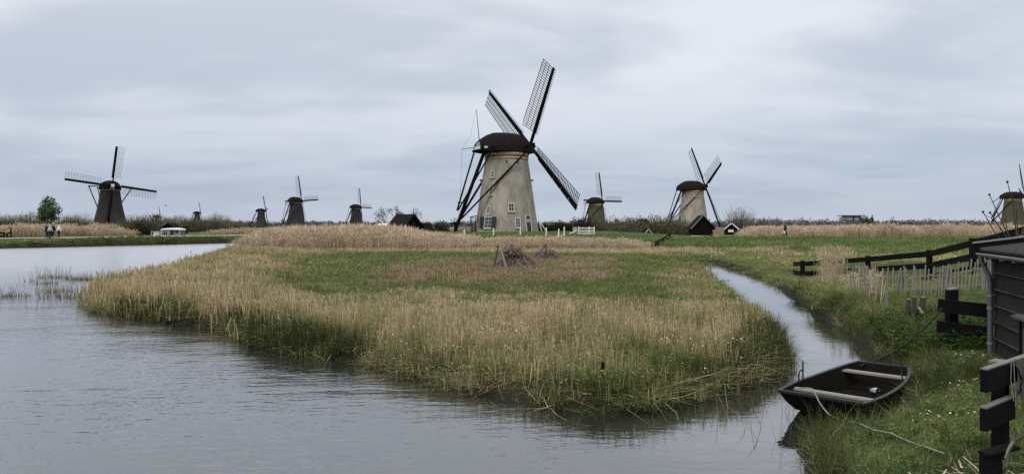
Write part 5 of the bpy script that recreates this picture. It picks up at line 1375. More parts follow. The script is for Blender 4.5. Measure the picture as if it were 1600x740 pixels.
# ------------------------------------------------------------------ shed
def shed():
    # local frame: origin at the far left corner on the ground, X along the wall towards the camera, Y into the shed
    A = Vector((7.82, 11.35, 0)); B = Vector((6.86, 8.7, 0))
    dx = (B - A).normalized(); L = 4.2
    rz = math.atan2(dx.y, dx.x)
    g = .42
    r = thing('shed', 'black weatherboarded shed with a corrugated roof, grey gutter and downpipe at the right edge', 'shed', (A.x, A.y, g), rz)
    # local +Y = into the shed (to the right seen from the camera)
    zt = 2.11 - g + .0
    D = 2.6
    MB().box((L / 2, D / 2 + .06, zt / 2 - .1), (L - .02, D, zt + .1)).build('wall', M['wall_board'], r)
    bh = .262; z = -.16; i = 0
    while z < zt - .02:
        h = min(bh, zt - z)
        m = MB(); t = .03
        # board leans out at the bottom over the one below; its worn lip is coloured pale, the light on the ledge painted in
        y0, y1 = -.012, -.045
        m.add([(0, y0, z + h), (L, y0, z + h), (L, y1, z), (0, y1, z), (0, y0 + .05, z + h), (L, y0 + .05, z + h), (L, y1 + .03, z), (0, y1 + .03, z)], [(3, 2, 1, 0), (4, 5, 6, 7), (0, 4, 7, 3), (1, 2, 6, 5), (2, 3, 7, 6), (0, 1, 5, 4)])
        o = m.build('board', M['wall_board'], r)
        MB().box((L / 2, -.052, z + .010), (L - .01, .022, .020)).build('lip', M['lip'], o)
        z += bh; i += 1
    MB().box((-.035, -.02, zt / 2), (.07, .09, zt)).build('corner_board', M['grey_wood'], r)
    # roof: low slope rising away from the ditch, corrugations running down the slope
    n = 60; V = []; Fc = []
    sl = math.tan(R(8.5)); x0, x1 = -.09, L + .3; Dr = 2.9
    for j, y in enumerate((-.22, 1.2, Dr)):
        for k in range(n * 4 + 1):
            x = x0 + (x1 - x0) * k / (n * 4)
            V.append((x, y, zt + .10 + (y + .22) * sl + .028 * math.sin(k * PI / 2)))
    m = n * 4 + 1
    for j in range(2):
        for k in range(n * 4): Fc.append((j * m + k, j * m + k + 1, (j + 1) * m + k + 1, (j + 1) * m + k))
    rm = MB(); rm.add(V, Fc, smooth=True); rm.add([(x, y, z - .012) for x, y, z in V], [f[::-1] for f in Fc], smooth=True)
    rm.add([V[k] for k in range(m)] + [(V[k][0], V[k][1], V[k][2] - .012) for k in range(m)], [(k, m + k, m + k + 1, k + 1) for k in range(m - 1)])
    rm.build('roof', M['roof_sheet'], r)
    MB().beam((x0 - .03, -.30, zt + .10), (x0 - .03, Dr, zt + .10 + (Dr + .3) * sl), .045, .17).build('bargeboard', M['black_wood'], r)
    MB().beam((x0 - .03, -.31, zt + .203), (x0 - .03, Dr, zt + .203 + (Dr + .31) * sl), .09, .022).build('verge_strip', M['zinc'], r)
    MB().box((L / 2, -.115, zt + .01), (L + .2, .045, .14)).build('fascia', M['black_wood'], r)
    # half-round gutter
    gm = MB(); pr = [(-.21 + .065 * math.cos(a), zt + .045 + .065 * math.sin(a)) for a in np.linspace(PI, 2 * PI, 9)] ; pr = pr + [(-.21 + .057 * math.cos(a), zt + .045 + .057 * math.sin(a)) for a in np.linspace(2 * PI, PI, 9)]
    gm.loft([[(x, y, z) for y, z in pr] for x in (-.13, L + .3)], closed=True); gm.build('gutter', M['zinc'], r)
    for x in np.arange(0.1, L, .55): MB().box((x, -.21, zt - .022), (.03, .14, .012)).build('gutter_bracket', M['zinc'], r)
    pts = [(-.03, -.21, zt - .01), (-.03, -.21, zt - .10), (-.02, -.17, zt - .18), (.02, -.12, zt - .32), (.03, -.105, zt - .42), (.03, -.105, -.1)]
    dp = MB(); dp.tube(pts, .038, 10); dpo = dp.build('downpipe', M['grey_metal'], r)
    for z in (.28, .85, 1.05): MB().lathe([(.046, -.02), (.046, .02)], 10).build('pipe_collar', M['zinc'], dpo, (.03, -.105, z))
    # cabinet on the wall
    c = MB(); c.box((2.35, -.16, .69), (.56, .22, .5)); co = c.build('cabinet', M['cabinet_paint'], r)
    MB().box((2.33, -.19, .965), (.68, .34, .035), Matrix.Rotation(R(6), 3, 'X')).build('cabinet_lid', M['cabinet_paint'], co)
    MB().box((2.10, -.282, .69), (.05, .02, .48)).build('cabinet_stile', M['black_wood'], co)
    MB().box((2.3, -.286, .86), (.05, .03, .07)).build('padlock', M['black_wood'], co)
    MB().beam((.55, -.09, .10), (2.1, -.10, -.34), .03, .05).build('batten', M['worn_edge'], r)
shed()
# near fence at the lower right
def near_fence():
    o = Vector((3.98, 5.72, 0)); g = Hp(o.x, o.y); o.z = g
    r = thing('board_fence', 'nearest black board fence at the lower right corner with a net hung on it', 'fence', o)
    e = Vector((.70, .54, 0)).normalized(); nrm = Vector((e.y, -e.x, 0))
    s = Vector((3.685, 5.5, 0))
    def B(z0, h, t0, t1, slope=0.0, name='board'):
        a = s + e * t0; b = s + e * t1
        a = Vector((a.x - o.x, a.y - o.y, z0 - g)); b = Vector((b.x - o.x, b.y - o.y, z0 + slope - g))
        MB().beam(a, b, .05, h).build(name, M['black_wood'], r)
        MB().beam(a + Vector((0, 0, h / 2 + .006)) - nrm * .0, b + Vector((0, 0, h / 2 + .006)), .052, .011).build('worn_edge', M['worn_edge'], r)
    B(1.385, .175, 0, 1.7)
    B(1.085, .175, -.01, .62, 0, 'board')
    B(.55, .05, .04, .3, .1)
    c = s + e * .62 - nrm * .085
    z1 = 1.44
    MB().beam((c.x - o.x, c.y - o.y, -.4), (c.x - o.x, c.y - o.y, z1 - g), .10, .11, up=(e.x, e.y, 0)).build('post', M['black_wood'], r)
    MB().box((c.x - o.x, c.y - o.y, z1 - g + .01), (.17, .13, .02), Matrix.Rotation(math.atan2(e.y, e.x), 3, 'Z')).build('post_cap', M['worn_edge'], r)
    c = s + e * 1.55 - nrm * .09
    MB().beam((c.x - o.x, c.y - o.y, -.4), (c.x - o.x, c.y - o.y, z1 - g), .10, .11, up=(e.x, e.y, 0)).build('post', M['black_wood'], r)
    # the old net with its hoop
    rng = np.random.default_rng(9); c0 = s + e * .26 - nrm * -.0
    n, m = 14, 12; V = []
    for i in range(n):
        for j in range(m):
            u = i / (n - 1); v = j / (m - 1)
            z = 1.50 - .46 * v * (1 - .5 * (1 - u) ** 2) - .04 * u
            t = .52 + .75 * u * (1 - .12 * v) - .05 * v
            off_ = .05 + .05 * math.sin(u * 9 + v * 3) * v + .05 * v + rng.normal(0, .006)
            q = s + e * t + nrm * off_
            V.append((q.x, q.y, z))
    t = thing('fishing_net', 'old grey net with a wire hoop draped over the nearest black fence', 'net', (s.x + e.x * .5, s.y + e.y * .5, 1.1))
    oo = t.location
    mb = MB(); mb.add([(x - oo.x, y - oo.y, z - oo.z) for x, y, z in V], [(i * m + j, i * m + j + 1, (i + 1) * m + j + 1, (i + 1) * m + j) for i in range(n - 1) for j in range(m - 1)], smooth=True)
    mb.build('netting', M['net'], t)
    cc = s + e * .74 + nrm * .14
    ring = [(cc.x - oo.x + e.x * .19 * math.cos(a), cc.y - oo.y + e.y * .19 * math.cos(a), 1.22 - oo.z + .19 * math.sin(a)) for a in np.linspace(0, 2 * PI, 25)]
    MB().tube(ring, .007, 5, cap=False).build('hoop', M['grey_metal'], t)
    for k in range(7):
        a = s + e * (.46 + .05 * k) + nrm * .045; 
        MB().tube([(a.x - oo.x, a.y - oo.y, 1.50 - oo.z), (a.x - oo.x + rng.normal(0, .01), a.y - oo.y - .015, 1.35 - oo.z), (a.x - oo.x + rng.normal(0, .02), a.y - oo.y - .02, 1.2 - oo.z - .1 * rng.uniform())], .004, 4).build('cord', M['rope'], t)
    # broken stake and branch under it
    a = at(1548, 705, 5.45); 
    tk = thing('stake', 'short black broken stake under the nearest fence', 'stake', (a.x, a.y, Hp(a.x, a.y)))
    hh = a.z - tk.location.z
    MB().box((0, 0, hh / 2 - .15), (.12, .10, hh + .3), Matrix.Rotation(R(20), 3, 'Z')).build('shaft', M['black_wood'], tk)
    MB().box((0.06, 0, hh + .012), (.26, .12, .02), Matrix.Rotation(R(-14), 3, 'Y')).build('slab', M['black_wood'], tk)
    a = at(1560, 735, 5.3); b = tk.location
    pts = [at(1572, 730, 5.2), at(1575, 705, 5.35), at(1583, 688, 5.5), at(1597, 680, 5.6), at(1625, 674, 5.7)]
    bt = thing('fallen_branch', 'dead branch bent over the ground in the lower right corner', 'branch', pts[0])
    MB().tube([p - pts[0] for p in pts], [.010, .015, .018, .017, .014], 7).build('limb', M['bark'], bt)
    MB().tube([pts[2] - pts[0], at(1576, 700, 5.3) - pts[0], at(1570, 715, 5.2) - pts[0]], [.012, .008, .004], 5).build('twig', M['grey_wood'], bt)
    # wood chips on the ground
    c = at(1600, 728, 5.3); n = 420
    P = np.column_stack([RNG.normal(c.x + .1, .3, n), RNG.normal(c.y, .22, n)]); z = H(P[:, 0], P[:, 1])
    d = np.stack([RNG.normal(0, 1, n), RNG.normal(0, 1, n), RNG.normal(0, .25, n)], 1); d /= np.linalg.norm(d, axis=1)[:, None]
    v, q, b = ribbons(np.column_stack([P, z + RNG.uniform(0, .09, n)]), d, RNG.uniform(.05, .2, n), np.full(n, .02), np.zeros(n), 1, RNG, taper=.6)
    tag(link('wood_chips', np_mesh('wood_chips', v, q, M['brush'], {'bv': ('FLOAT', b), 'tint': ('FLOAT', np.full(len(b), .1))})), 'litter of pale wood chips under the nearest fence', 'wood chips', kind='stuff')
near_fence()
# ------------------------------------------------------------------ rowing boat
BOAT_A = Vector((4.00, 9.18, 0)); BOAT_B = Vector((5.93, 11.28, 0))
def boat():
    dx = (BOAT_B - BOAT_A); L = dx.length; rz = math.atan2(dx.y, dx.x)
    r = thing('rowing_boat', 'black flat-bottomed rowing boat moored against the grassy bank', 'rowing boat', (BOAT_A.x, BOAT_A.y, -.06), rz)
    #        x     half width at rim, at floor, rim height, floor height, floor x
    S = [(0.0, .53, .42, .42, .16, .26), (.35, .575, .46, .41, .09, .48), (.9, .60, .48, .395, .05, .95), (1.5, .585, .46, .385, .04, 1.5), (2.1, .54, .42, .39, .05, 2.05), (2.6, .46, .35, .41, .08, 2.48), (L, .38, .29, .43, .14, L - .16)]
    S = [(x * L / 2.86 if x < L else x, a, b, c, d, e * L / 2.86 if e < L - .2 else e) for x, a, b, c, d, e in S]
    def interp(n=22):
        A = np.array(S); t = np.linspace(0, 1, len(S)); tt = np.linspace(0, 1, n); out = []
        for k in range(6):
            # smooth curve through the stations
            m = np.gradient(A[:, k], t); i = np.clip(np.searchsorted(t, tt) - 1, 0, len(t) - 2); h = t[i + 1] - t[i]; u = (tt - t[i]) / h
            out.append((2 * u ** 3 - 3 * u ** 2 + 1) * A[i, k] + (u ** 3 - 2 * u ** 2 + u) * h * m[i] + (-2 * u ** 3 + 3 * u ** 2) * A[i + 1, k] + (u ** 3 - u ** 2) * h * m[i + 1])
        return np.array(out).T
    Q = interp()
    rings = [[(x, -w, z), (xm, -(w * .45 + f * .55) - .012, (z * .42 + fz * .58)), (xf, -f, fz), (xf, f, fz), (xm, (w * .45 + f * .55) + .012, (z * .42 + fz * .58)), (x, w, z)] for x, w, f, z, fz, xf in Q for xm in [(x + xf) / 2]]
    mb = MB(); mb.loft(rings, closed=False, smooth=False); mb.build('hull', M['boat_black'], r)
    t = .028
    inn = [[(x, -w + t, z), (xf, -f + t, fz + .035), (xf, f - t, fz + .035), (x, w - t, z)] for x, w, f, z, fz, xf in Q]
    inn[0] = [(x + t, y, z) for x, y, z in inn[0]]; inn[-1] = [(x - t, y, z) for x, y, z in inn[-1]]
    mi = MB(); mi.loft(inn, closed=False, smooth=False, cap=False)
    for k, rg in ((0, inn[0]), (1, inn[-1])): mi.add(rg, [tuple(range(4))])
    for f in mi.f: f.reverse()
    mi.build('inner_planking', M['boat_inside'], r)
    for sg in (-1, 1):
        g = MB(); rr = []
        for x, w, f, z, fz, xf in Q:
            rr.append([(x, sg * (w + .018), z - .02), (x, sg * (w + .018), z + .012), (x, sg * (w - .032), z + .012), (x, sg * (w - .032), z - .02)])
        g.loft(rr, closed=True, smooth=False); g.build('gunwale', M['boat_rim'], r)
    g = MB(); g.box((.012, 0, S[0][3] + .004), (.05, S[0][1] * 2 - .03, .035)); g.build('bow_rail', M['boat_rim'], r)
    g = MB(); g.box((L - .012, 0, S[-1][3] + .004), (.05, S[-1][1] * 2 - .03, .035)); g.build('stern_rail', M['boat_rim'], r)
    for x, w in ((.62, .13), (L - .42, .15)):
        hw = np.interp(x, Q[:, 0], Q[:, 1]); z = np.interp(x, Q[:, 0], Q[:, 3])
        MB().box((x, 0, z - .055), (w, hw * 2 - .075, .028)).build('thwart', M['thwart'], r)
    for x in (1.0, 1.45, 1.9, 2.3):
        hw = np.interp(x, Q[:, 5], Q[:, 2]); z = np.interp(x, Q[:, 5], Q[:, 4])
        MB().box((x, 0, z + .05), (.05, hw * 2 - .07, .03)).build('rib', M['boat_inside'], r)
    # oar rowlocks: a bent iron on each side
    for sg, x in ((1, 1.02), (-1, 1.95)):
        hw = np.interp(x, Q[:, 0], Q[:, 1]) * sg; z = np.interp(x, Q[:, 0], Q[:, 3])
        m = MB(); m.tube([(x - .10, hw, z), (x - .10, hw, z + .10), (x - .06, hw, z + .14), (x + .03, hw, z + .15), (x + .055, hw, z + .15)], .011, 6); m.tube([(x + .06, hw, z - .02), (x + .06, hw, z + .27)], .012, 6)
        if sg < 0:
            m = MB(); m.tube([(x, hw + .03, z), (x, hw + .05, z + .08), (x + .1, hw + .08, z + .12), (x + .12, hw + .08, z + .24)], .010, 6)
        m.build('rowlock', M['chain'], r)
    # scoop lying inside
    sc_ = thing('bailer', 'small white bailing scoop lying inside the rowing boat', 'bailer', (0, 0, 0))
    c = Vector((2.12, -.04, .14)); w = r.matrix_basis @ c if False else None
    cs, sn = math.cos(rz), math.sin(rz)
    sc_.location = (BOAT_A.x + c.x * cs - c.y * sn, BOAT_A.y + c.x * sn + c.y * cs, .09); sc_.rotation_euler = (0, 0, rz - 1.9); sc_.scale = (.66,) * 3
    m = MB()
    rg = []
    for k, x in enumerate(np.linspace(0, .17, 6)):
        rad = .085 * math.sin(min(1.0, .35 + k * .16) * PI / 2)
        rg.append([(x, rad * math.cos(a), rad * math.sin(a) * 1.1) for a in np.linspace(0, PI, 9)])
    m.loft(rg, closed=False, cap=False); m.add(rg[0], [tuple(range(9))]); m.build('bowl', M['bailer'], sc_)
    MB().tube([(0, 0, .03), (-.06, 0, .07), (-.1, 0, .06)], .014, 6).build('handle', M['chain'], sc_)
    MB().lathe([(.02, 0), (.02, .004)], 8).build('hole', M['chain'], sc_, (.165, 0, .045), Euler((0, R(90), 0)))
    return r
boat()
def rope():
    pts = [at(1249, 605.5, 9.3), at(1268, 606.5, 9.15), at(1274, 615, 8.85), at(1283, 632, 8.5), at(1300, 650, 8.2)]
    ground = [(1320, 655), (1345, 662), (1365, 671), (1390, 676), (1420, 689), (1450, 699), (1475, 708)]
    for px, py in ground:
        # where that sight line meets the ground
        lo, hi = 4.0, 12.0
        for _ in range(30):
            md = (lo + hi) / 2; q = at(px, py, md)
            if q.z > Hp(q.x, q.y) + .05: lo = md
            else: hi = md
        q = at(px, py, lo); pts.append(q)
    # smooth
    P = []
    for i in range(len(pts) - 1):
        a = pts[max(0, i - 1)]; b = pts[i]; c = pts[i + 1]; d = pts[min(len(pts) - 1, i + 2)]
        for t in np.linspace(0, 1, 6)[:-1]:
            P.append(.5 * ((2 * b) + (c - a) * t + (2 * a - 5 * b + 4 * c - d) * t * t + (3 * b - a - 3 * c + d) * t ** 3))
    P.append(pts[-1])
    o = P[0]
    tag(MB().tube([p - o for p in P], .0085, 6).build('mooring_rope', M['rope'], None, o), 'pale mooring rope from the boat over the grass to the right', 'rope')
rope()
def chain():
    a = at(1471, 483, 12.3); b = at(1345, 571, 11.35)
    t = thing('mooring_chain', 'dark mooring chain from the board fence down to the boat stern', 'chain', a)
    n = 34; d = (b - a)
    lk = MB(); lk.tube([(0.035 * math.cos(k) * 1.5, .02 * math.sin(k), 0) for k in np.linspace(0, 2 * PI, 9)], .008, 4, cap=False)
    pts = []
    for i in range(n + 1):
        t_ = i / n; q = a + d * t_ ; q = Vector((q.x, q.y, q.z - .45 * math.sin(PI * t_) * .35))
        g = Hp(q.x, q.y) + .10
        if q.z < g and t_ < .95: q.z = g
        pts.append(q - a)
    MB().tube(pts, .013, 5).build('links', M['chain'], t)
    MB().lathe([(.03, -.02), (.03, .02)], 8).build('shackle', M['chain'], t)
chain()
# ------------------------------------------------------------------ brushwood heaps and wooden frame
def heap(label, px, base, d, w, h, seed):
    rng = np.random.default_rng(seed); a = at(px, base, d); g = Hp(a.x, a.y)
    r = thing('brushwood_heap', label, 'heap', (a.x, a.y, g), 0, 'brushwood heaps on the island')
    nu, nv = 26, 10; V = []; 
    def prof(th, v):
        k = 1 + .12 * math.sin(3 * th + seed) + .08 * math.sin(7 * th)
        rad = w / 2 * k * (1 - v) ** .75
        return (rad * math.cos(th), rad * .85 * math.sin(th), h * (v ** .9) * (1 + .05 * math.sin(5 * th)) - .05)
    for j in range(nv):
        for i in range(nu): V.append(prof(2 * PI * i / nu, j / (nv - 1) * .985))
    mb = MB(); mb.add(V, [(j * nu + i, j * nu + (i + 1) % nu, (j + 1) * nu + (i + 1) % nu, (j + 1) * nu + i) for j in range(nv - 1) for i in range(nu)], smooth=True)
    mb.build('core', M['brushwood_core'], r)
    n = 2600; th = rng.uniform(0, 2 * PI, n); v = rng.uniform(0, 1, n) ** 1.1
    b = np.array([prof(x, y * .98) for x, y in zip(th, v)])
    tang = np.stack([-np.sin(th), np.cos(th), np.zeros(n)], 1); down = np.stack([np.cos(th), np.sin(th), np.full(n, -1.0)], 1) / 1.414
    k = rng.uniform(-1, 1, (n, 1)); dd = down * (1 - np.abs(k) * .6) + tang * k + np.stack([np.cos(th), np.sin(th), np.full(n, .5)], 1) * .35
    dd /= np.linalg.norm(dd, axis=1)[:, None]
    vv, q, bv = ribbons(b - dd * .08, dd, rng.uniform(.25, .75, n), np.full(n, .03), rng.uniform(0, .25, n), 2, rng, taper=.4)
    tint = np.repeat(rng.uniform(.1, .9, n), 6)
    link('twigs', np_mesh('twigs', vv, q, M['brush'], {'bv': ('FLOAT', bv), 'tint': ('FLOAT', tint)}), r)
    return r
h1 = heap('larger brown brushwood heap behind the wooden trestle', 806, 419, 37.0, 2.25, 1.05, 1)
heap('smaller brown brushwood heap behind and right of the larger one', 853, 407, 44.5, 1.85, .95, 2)
a = at(800, 388, 36.9); 
tb = heap('small topmost tuft of brushwood crowning the larger heap', 799, 419, 36.9, .55, .40, 3); tb.location.z += .98; 
m = thing('peg', 'dark peaked stick poking out of the smaller brushwood heap', 'stick', at(852.5, 383, 44.4))
MB().beam((-.12, 0, -.25), (0, 0, .1), .05).build('stick', M['brown_wood'], m); MB().beam((.12, 0, -.25), (0, 0.06, .1), .05).build('stick', M['brown_wood'], m)
def trestle():
    d = 36; a = at(783, 421, d); g = Hp(a.x, a.y); r = thing('trestle', 'wooden A-shaped trestle leaning against the larger brushwood heap', 'trestle', (a.x, a.y, g))
    ap = at(779, 382.5, d) - r.location; l = at(770.5, 420, d) - r.location; q = at(794, 424, d - .6) - r.location
    MB().beam(Vector((l.x, l.y, -.1)), ap, .07).build('leg', M['brown_wood'], r)
    MB().beam(Vector((q.x, q.y, -.1)), ap + Vector((.03, -.05, .03)), .085).build('leg', M['pale_wood'], r)
    for (x0, y0), (x1, y1), dd in (((748, 421.5), (800, 424), 35.6), ((765, 417), (808, 421), 35.8), ((785, 424.5), (811, 419), 35.3)):
        p0 = at(x0, y0, dd) - r.location; p1 = at(x1, y1, dd) - r.location
        MB().tube([p0, (p0 + p1) / 2 + Vector((0, 0, .03)), p1], .03, 5).build('pole', M['pale_wood'], r)
trestle()
s = at(941, 608, 10.6); g = Hp(s.x, s.y)
t = thing('stake', 'dark upright wooden stake among the reeds at the island tip', 'stake', (s.x, s.y, g))
MB().tube([(0, 0, -.3), (.01, 0, .36)], [.032, .028], 8).build('shaft', M['black_wood'], t); MB().lathe([(.03, 0), (.012, .02)], 8).build('tip', M['brown_wood'], t, (.01, 0, .361))
# reed tussocks standing in the open water
def tussock(i, px, py, h, n, spread, lab):
    rng = np.random.default_rng(300 + i); d = EYE * F / (py - HOR)
    r = thing('reed_tussock', lab, 'reeds', (gx(px, d), d, 0), 0, 'reed tussocks in the open water')
    base = disc(n, spread, rng); base[:, 0] *= 1.7; base[:, 2] = -.1
    v, q, b = ribbons(base, up_dirs(n, .13, rng), rng.uniform(.25, 1, n) * h + .1, np.full(n, .018), rng.uniform(0, .3, n), 2, rng, taper=.4)
    link('stalks', np_mesh('stalks', v, q, M['brush'], {'bv': ('FLOAT', b), 'tint': ('FLOAT', np.repeat(rng.uniform(0, .8, n), 6))}), r)
    m = int(n * .8); base = disc(m, spread * .8, rng); base[:, 0] *= 1.7; base[:, 2] = -.05
    v, q, b = ribbons(base, up_dirs(m, .5, rng), rng.uniform(.3, 1, m) * min(h, .34), np.full(m, .03), rng.uniform(.2, .6, m), 2, rng, taper=.3)
    link('clump', np_mesh('clump', v, q, M['sedge'], {'bv': ('FLOAT', b)}), r)
for i, t_ in enumerate([(84, 434, .75, 90, .5, 'tallest reed tussock in the open water, farthest out from the island'), (120, 437, .45, 80, .5, 'bushy reed tussock close to the left tip of the island'), (146, 437, .5, 110, .7, 'reed tussock touching the left tip of the island'), (72, 443, .4, 40, .35, 'small tussock just before the tallest one in the water'), (118, 464, .7, 120, .8, 'wide nearest tussock left of the island tip'), (92, 455, .5, 70, .55, 'dark flat tussock in the middle of the water group'), (45, 440, 1.0, 16, .25, 'few thin stalks between the left edge and the tallest tussock'), (35, 462, .25, 30, .2, 'tiny dark clump nearest to the left edge group'), (6, 463, .6, 60, .35, 'tussock at the left edge of the picture'), (60, 464, .55, 24, .8, 'loose stalks in the water left of the wide tussock')]):
    tussock(i, *t_)
def water_stalks():
    rng = np.random.default_rng(77); n = 170
    px = np.concatenate([rng.uniform(20, 330, 110), rng.uniform(1120, 1240, 60)]); py = np.concatenate([rng.uniform(450, 500, 110), rng.uniform(610, 690, 60)])
    py[:110] = np.where(px[:110] > 160, rng.uniform(492, 515, 110), py[:110])
    keep = np.concatenate([np.ones(110, bool), rng.uniform(0, 1, 60) < .4]); px = px[keep]; py = py[keep]; n = len(px)
    d = EYE * F / (py - HOR); base = np.stack([(px - 800) / F * d, d, np.full(n, -.1)], 1)
    v, q, b = ribbons(base, up_dirs(n, .2, rng), rng.uniform(.3, .7, n), np.full(n, .009), rng.uniform(0, .5, n), 3, rng, taper=.4)
    tag(link('water_stalks', np_mesh('water_stalks', v, q, M['brush'], {'bv': ('FLOAT', b), 'tint': ('FLOAT', np.full(len(b), .3))})), 'scattered thin reed stalks standing in the shallow water', 'reeds', kind='stuff')
water_stalks()
# bare shrub with knobbly twigs in front of the right-hand windmill
def twig_shrub():
    r = thing('bare_shrub', 'leafless shrub with knobbed shoots behind the shed roof, before the right-hand windmill', 'shrub', (10.9, 14.2, Hp(10.9, 14.2)))
    o = r.location; rng = np.random.default_rng(4); d = 14.2
    mb = MB(); knobs = []
    root = at(1592, 395, d) - o
    mb.tube([(root.x, root.y, -.3), root], [.05, .04], 6)
    for tip, mid in (((1536, 331), (1556, 366)), ((1546, 304), (1562, 340)), ((1574, 284), (1583, 320)), ((1547, 332), (1560, 352)), ((1571, 344), (1575, 365)), ((1588, 326), (1590, 350)), ((1612, 300), (1604, 340)), ((1598, 345), (1597, 365))):
        t = at(*tip, d + rng.normal(0, .25)) - o; mm = at(*mid, d) - o
        mb.tube([root, root.lerp(mm, .6) + Vector((0, 0, -.02)), mm, t], [.02, .014, .010, .007], 5); knobs.append(t)
        for _ in range(2):
            u = mm.lerp(t, rng.uniform(.1, .7)); mb.tube([u, u + Vector((rng.normal(0, .12), rng.normal(0, .1), rng.uniform(.05, .2)))], [.005, .003], 4)
    mb.build('stem', M['bark'], r)
    for t in knobs[:5]: MB().lathe([(.004, -.03), (.022, -.01), (.024, .01), (.004, .03)], 7).build('bud', M['bark'], r, t)
twig_shrub()
# ------------------------------------------------------------------ white boat beyond the left dyke
def tour_boat():
    d = 113; a = at(262, 368, d)
    r = thing('cabin_boat', 'white boat with a canopy moored beyond the left dyke path', 'boat', (a.x, a.y, .45), R(4))
    mb = MB(); rings = []
    for x, w, z in ((-2.6, .25, .50), (-2.1, .7, .46), (-1, .95, .42), (1, 1.0, .42), (2.1, .95, .44), (2.3, .9, .45)):
        rings.append([(x, -w, z), (x + .05, -w * .8, -.15), (x + .05, w * .8, -.15), (x, w, z)])
    mb.loft(rings, closed=True, smooth=False); mb.build('hull', M['far_dark'], r)
    MB().box((-.3, 0, .50), (4.4, 1.9, .12)).build('deck', M['white_paint'], r)
    for sg in (-1, 1):
        for k in range(9): MB().box((-2.15 + k * .36, sg * .9, .86), (.05, .05, .62)).build('stanchion', M['white_paint'], r)
        MB().box((-.7, sg * .9, 1.18), (3.0, .05, .06)).build('handrail', M['white_paint'], r)
    for x in (-1.75, -1.3): MB().box((x, -.4, .80), (.34, .4, .4)).build('seat', M['white_paint'], r)
    cb = MB(); cb.box((.35, 0, .88), (1.7, 1.5, .66)); cb.build('cabin', M['glass'], r)
    c2 = MB(); c2.box((1.75, 0, .95), (1.0, 1.7, .9)); c2.build('wheelhouse', M['pale_wood'], r)
    w2 = MB(); w2.box((1.85, -.86, 1.15), (.6, .04, .35)); w2.build('window', M['glass'], r)
    cn = MB(); rg = []
    for x, h in ((-.75, .02), (-.5, .16), (.4, .24), (1.6, .26), (2.35, .16), (2.45, .02)):
        rg.append([(x, -1.05 * math.cos(a_), 1.42 + h + .08 * math.sin(a_)) for a_ in np.linspace(0, PI, 7)] + [(x, 1.05, 1.36), (x, -1.05, 1.36)])
    cn.loft(rg, closed=True); cn.build('canopy', M['white_tarp'], r)
    for x in (-.55, .5, 2.2):
        for sg in (-1, 1): MB().box((x, sg * .97, .95), (.06, .06, .9)).build('canopy_post', M['white_paint'], r)
tour_boat()
def barrier():
    a = Vector(at(0, 372.5, 89)); r = thing('wooden_barrier', 'black wooden rail barrier on the left dyke path at the picture edge', 'barrier', (a.x, a.y, Hp(a.x, a.y)))
    for x in (-1.2, -.4, .5): MB().box((x, 0, .33), (.13, .13, .8)).build('post', M['black_wood'], r)
    for z in (.22, .64): MB().box((-.3, -.09, z), (1.8, .05, .2)).build('rail', M['black_wood'], r)
    a = Vector(at(14.5, 372.5, 90)); r = thing('wooden_stile', 'dark wooden stile with a slanted brace and small board beside the path', 'stile', (a.x, a.y, Hp(a.x, a.y)))
    MB().box((.22, 0, .6), (.12, .12, 1.3)).build('post', M['black_wood'], r); MB().box((-.3, 0, .2), (.1, .1, .5)).build('post', M['black_wood'], r)
    MB().beam((-.35, -.09, .4), (.25, -.09, .74), .05, .16).build('brace', M['black_wood'], r); MB().box((.02, -.08, 1.28), (.42, .04, .12)).build('board', M['brown_wood'], r)
    MB().box((-.05, -.07, .1), (.6, .05, .12)).build('step', M['black_wood'], r)
barrier()
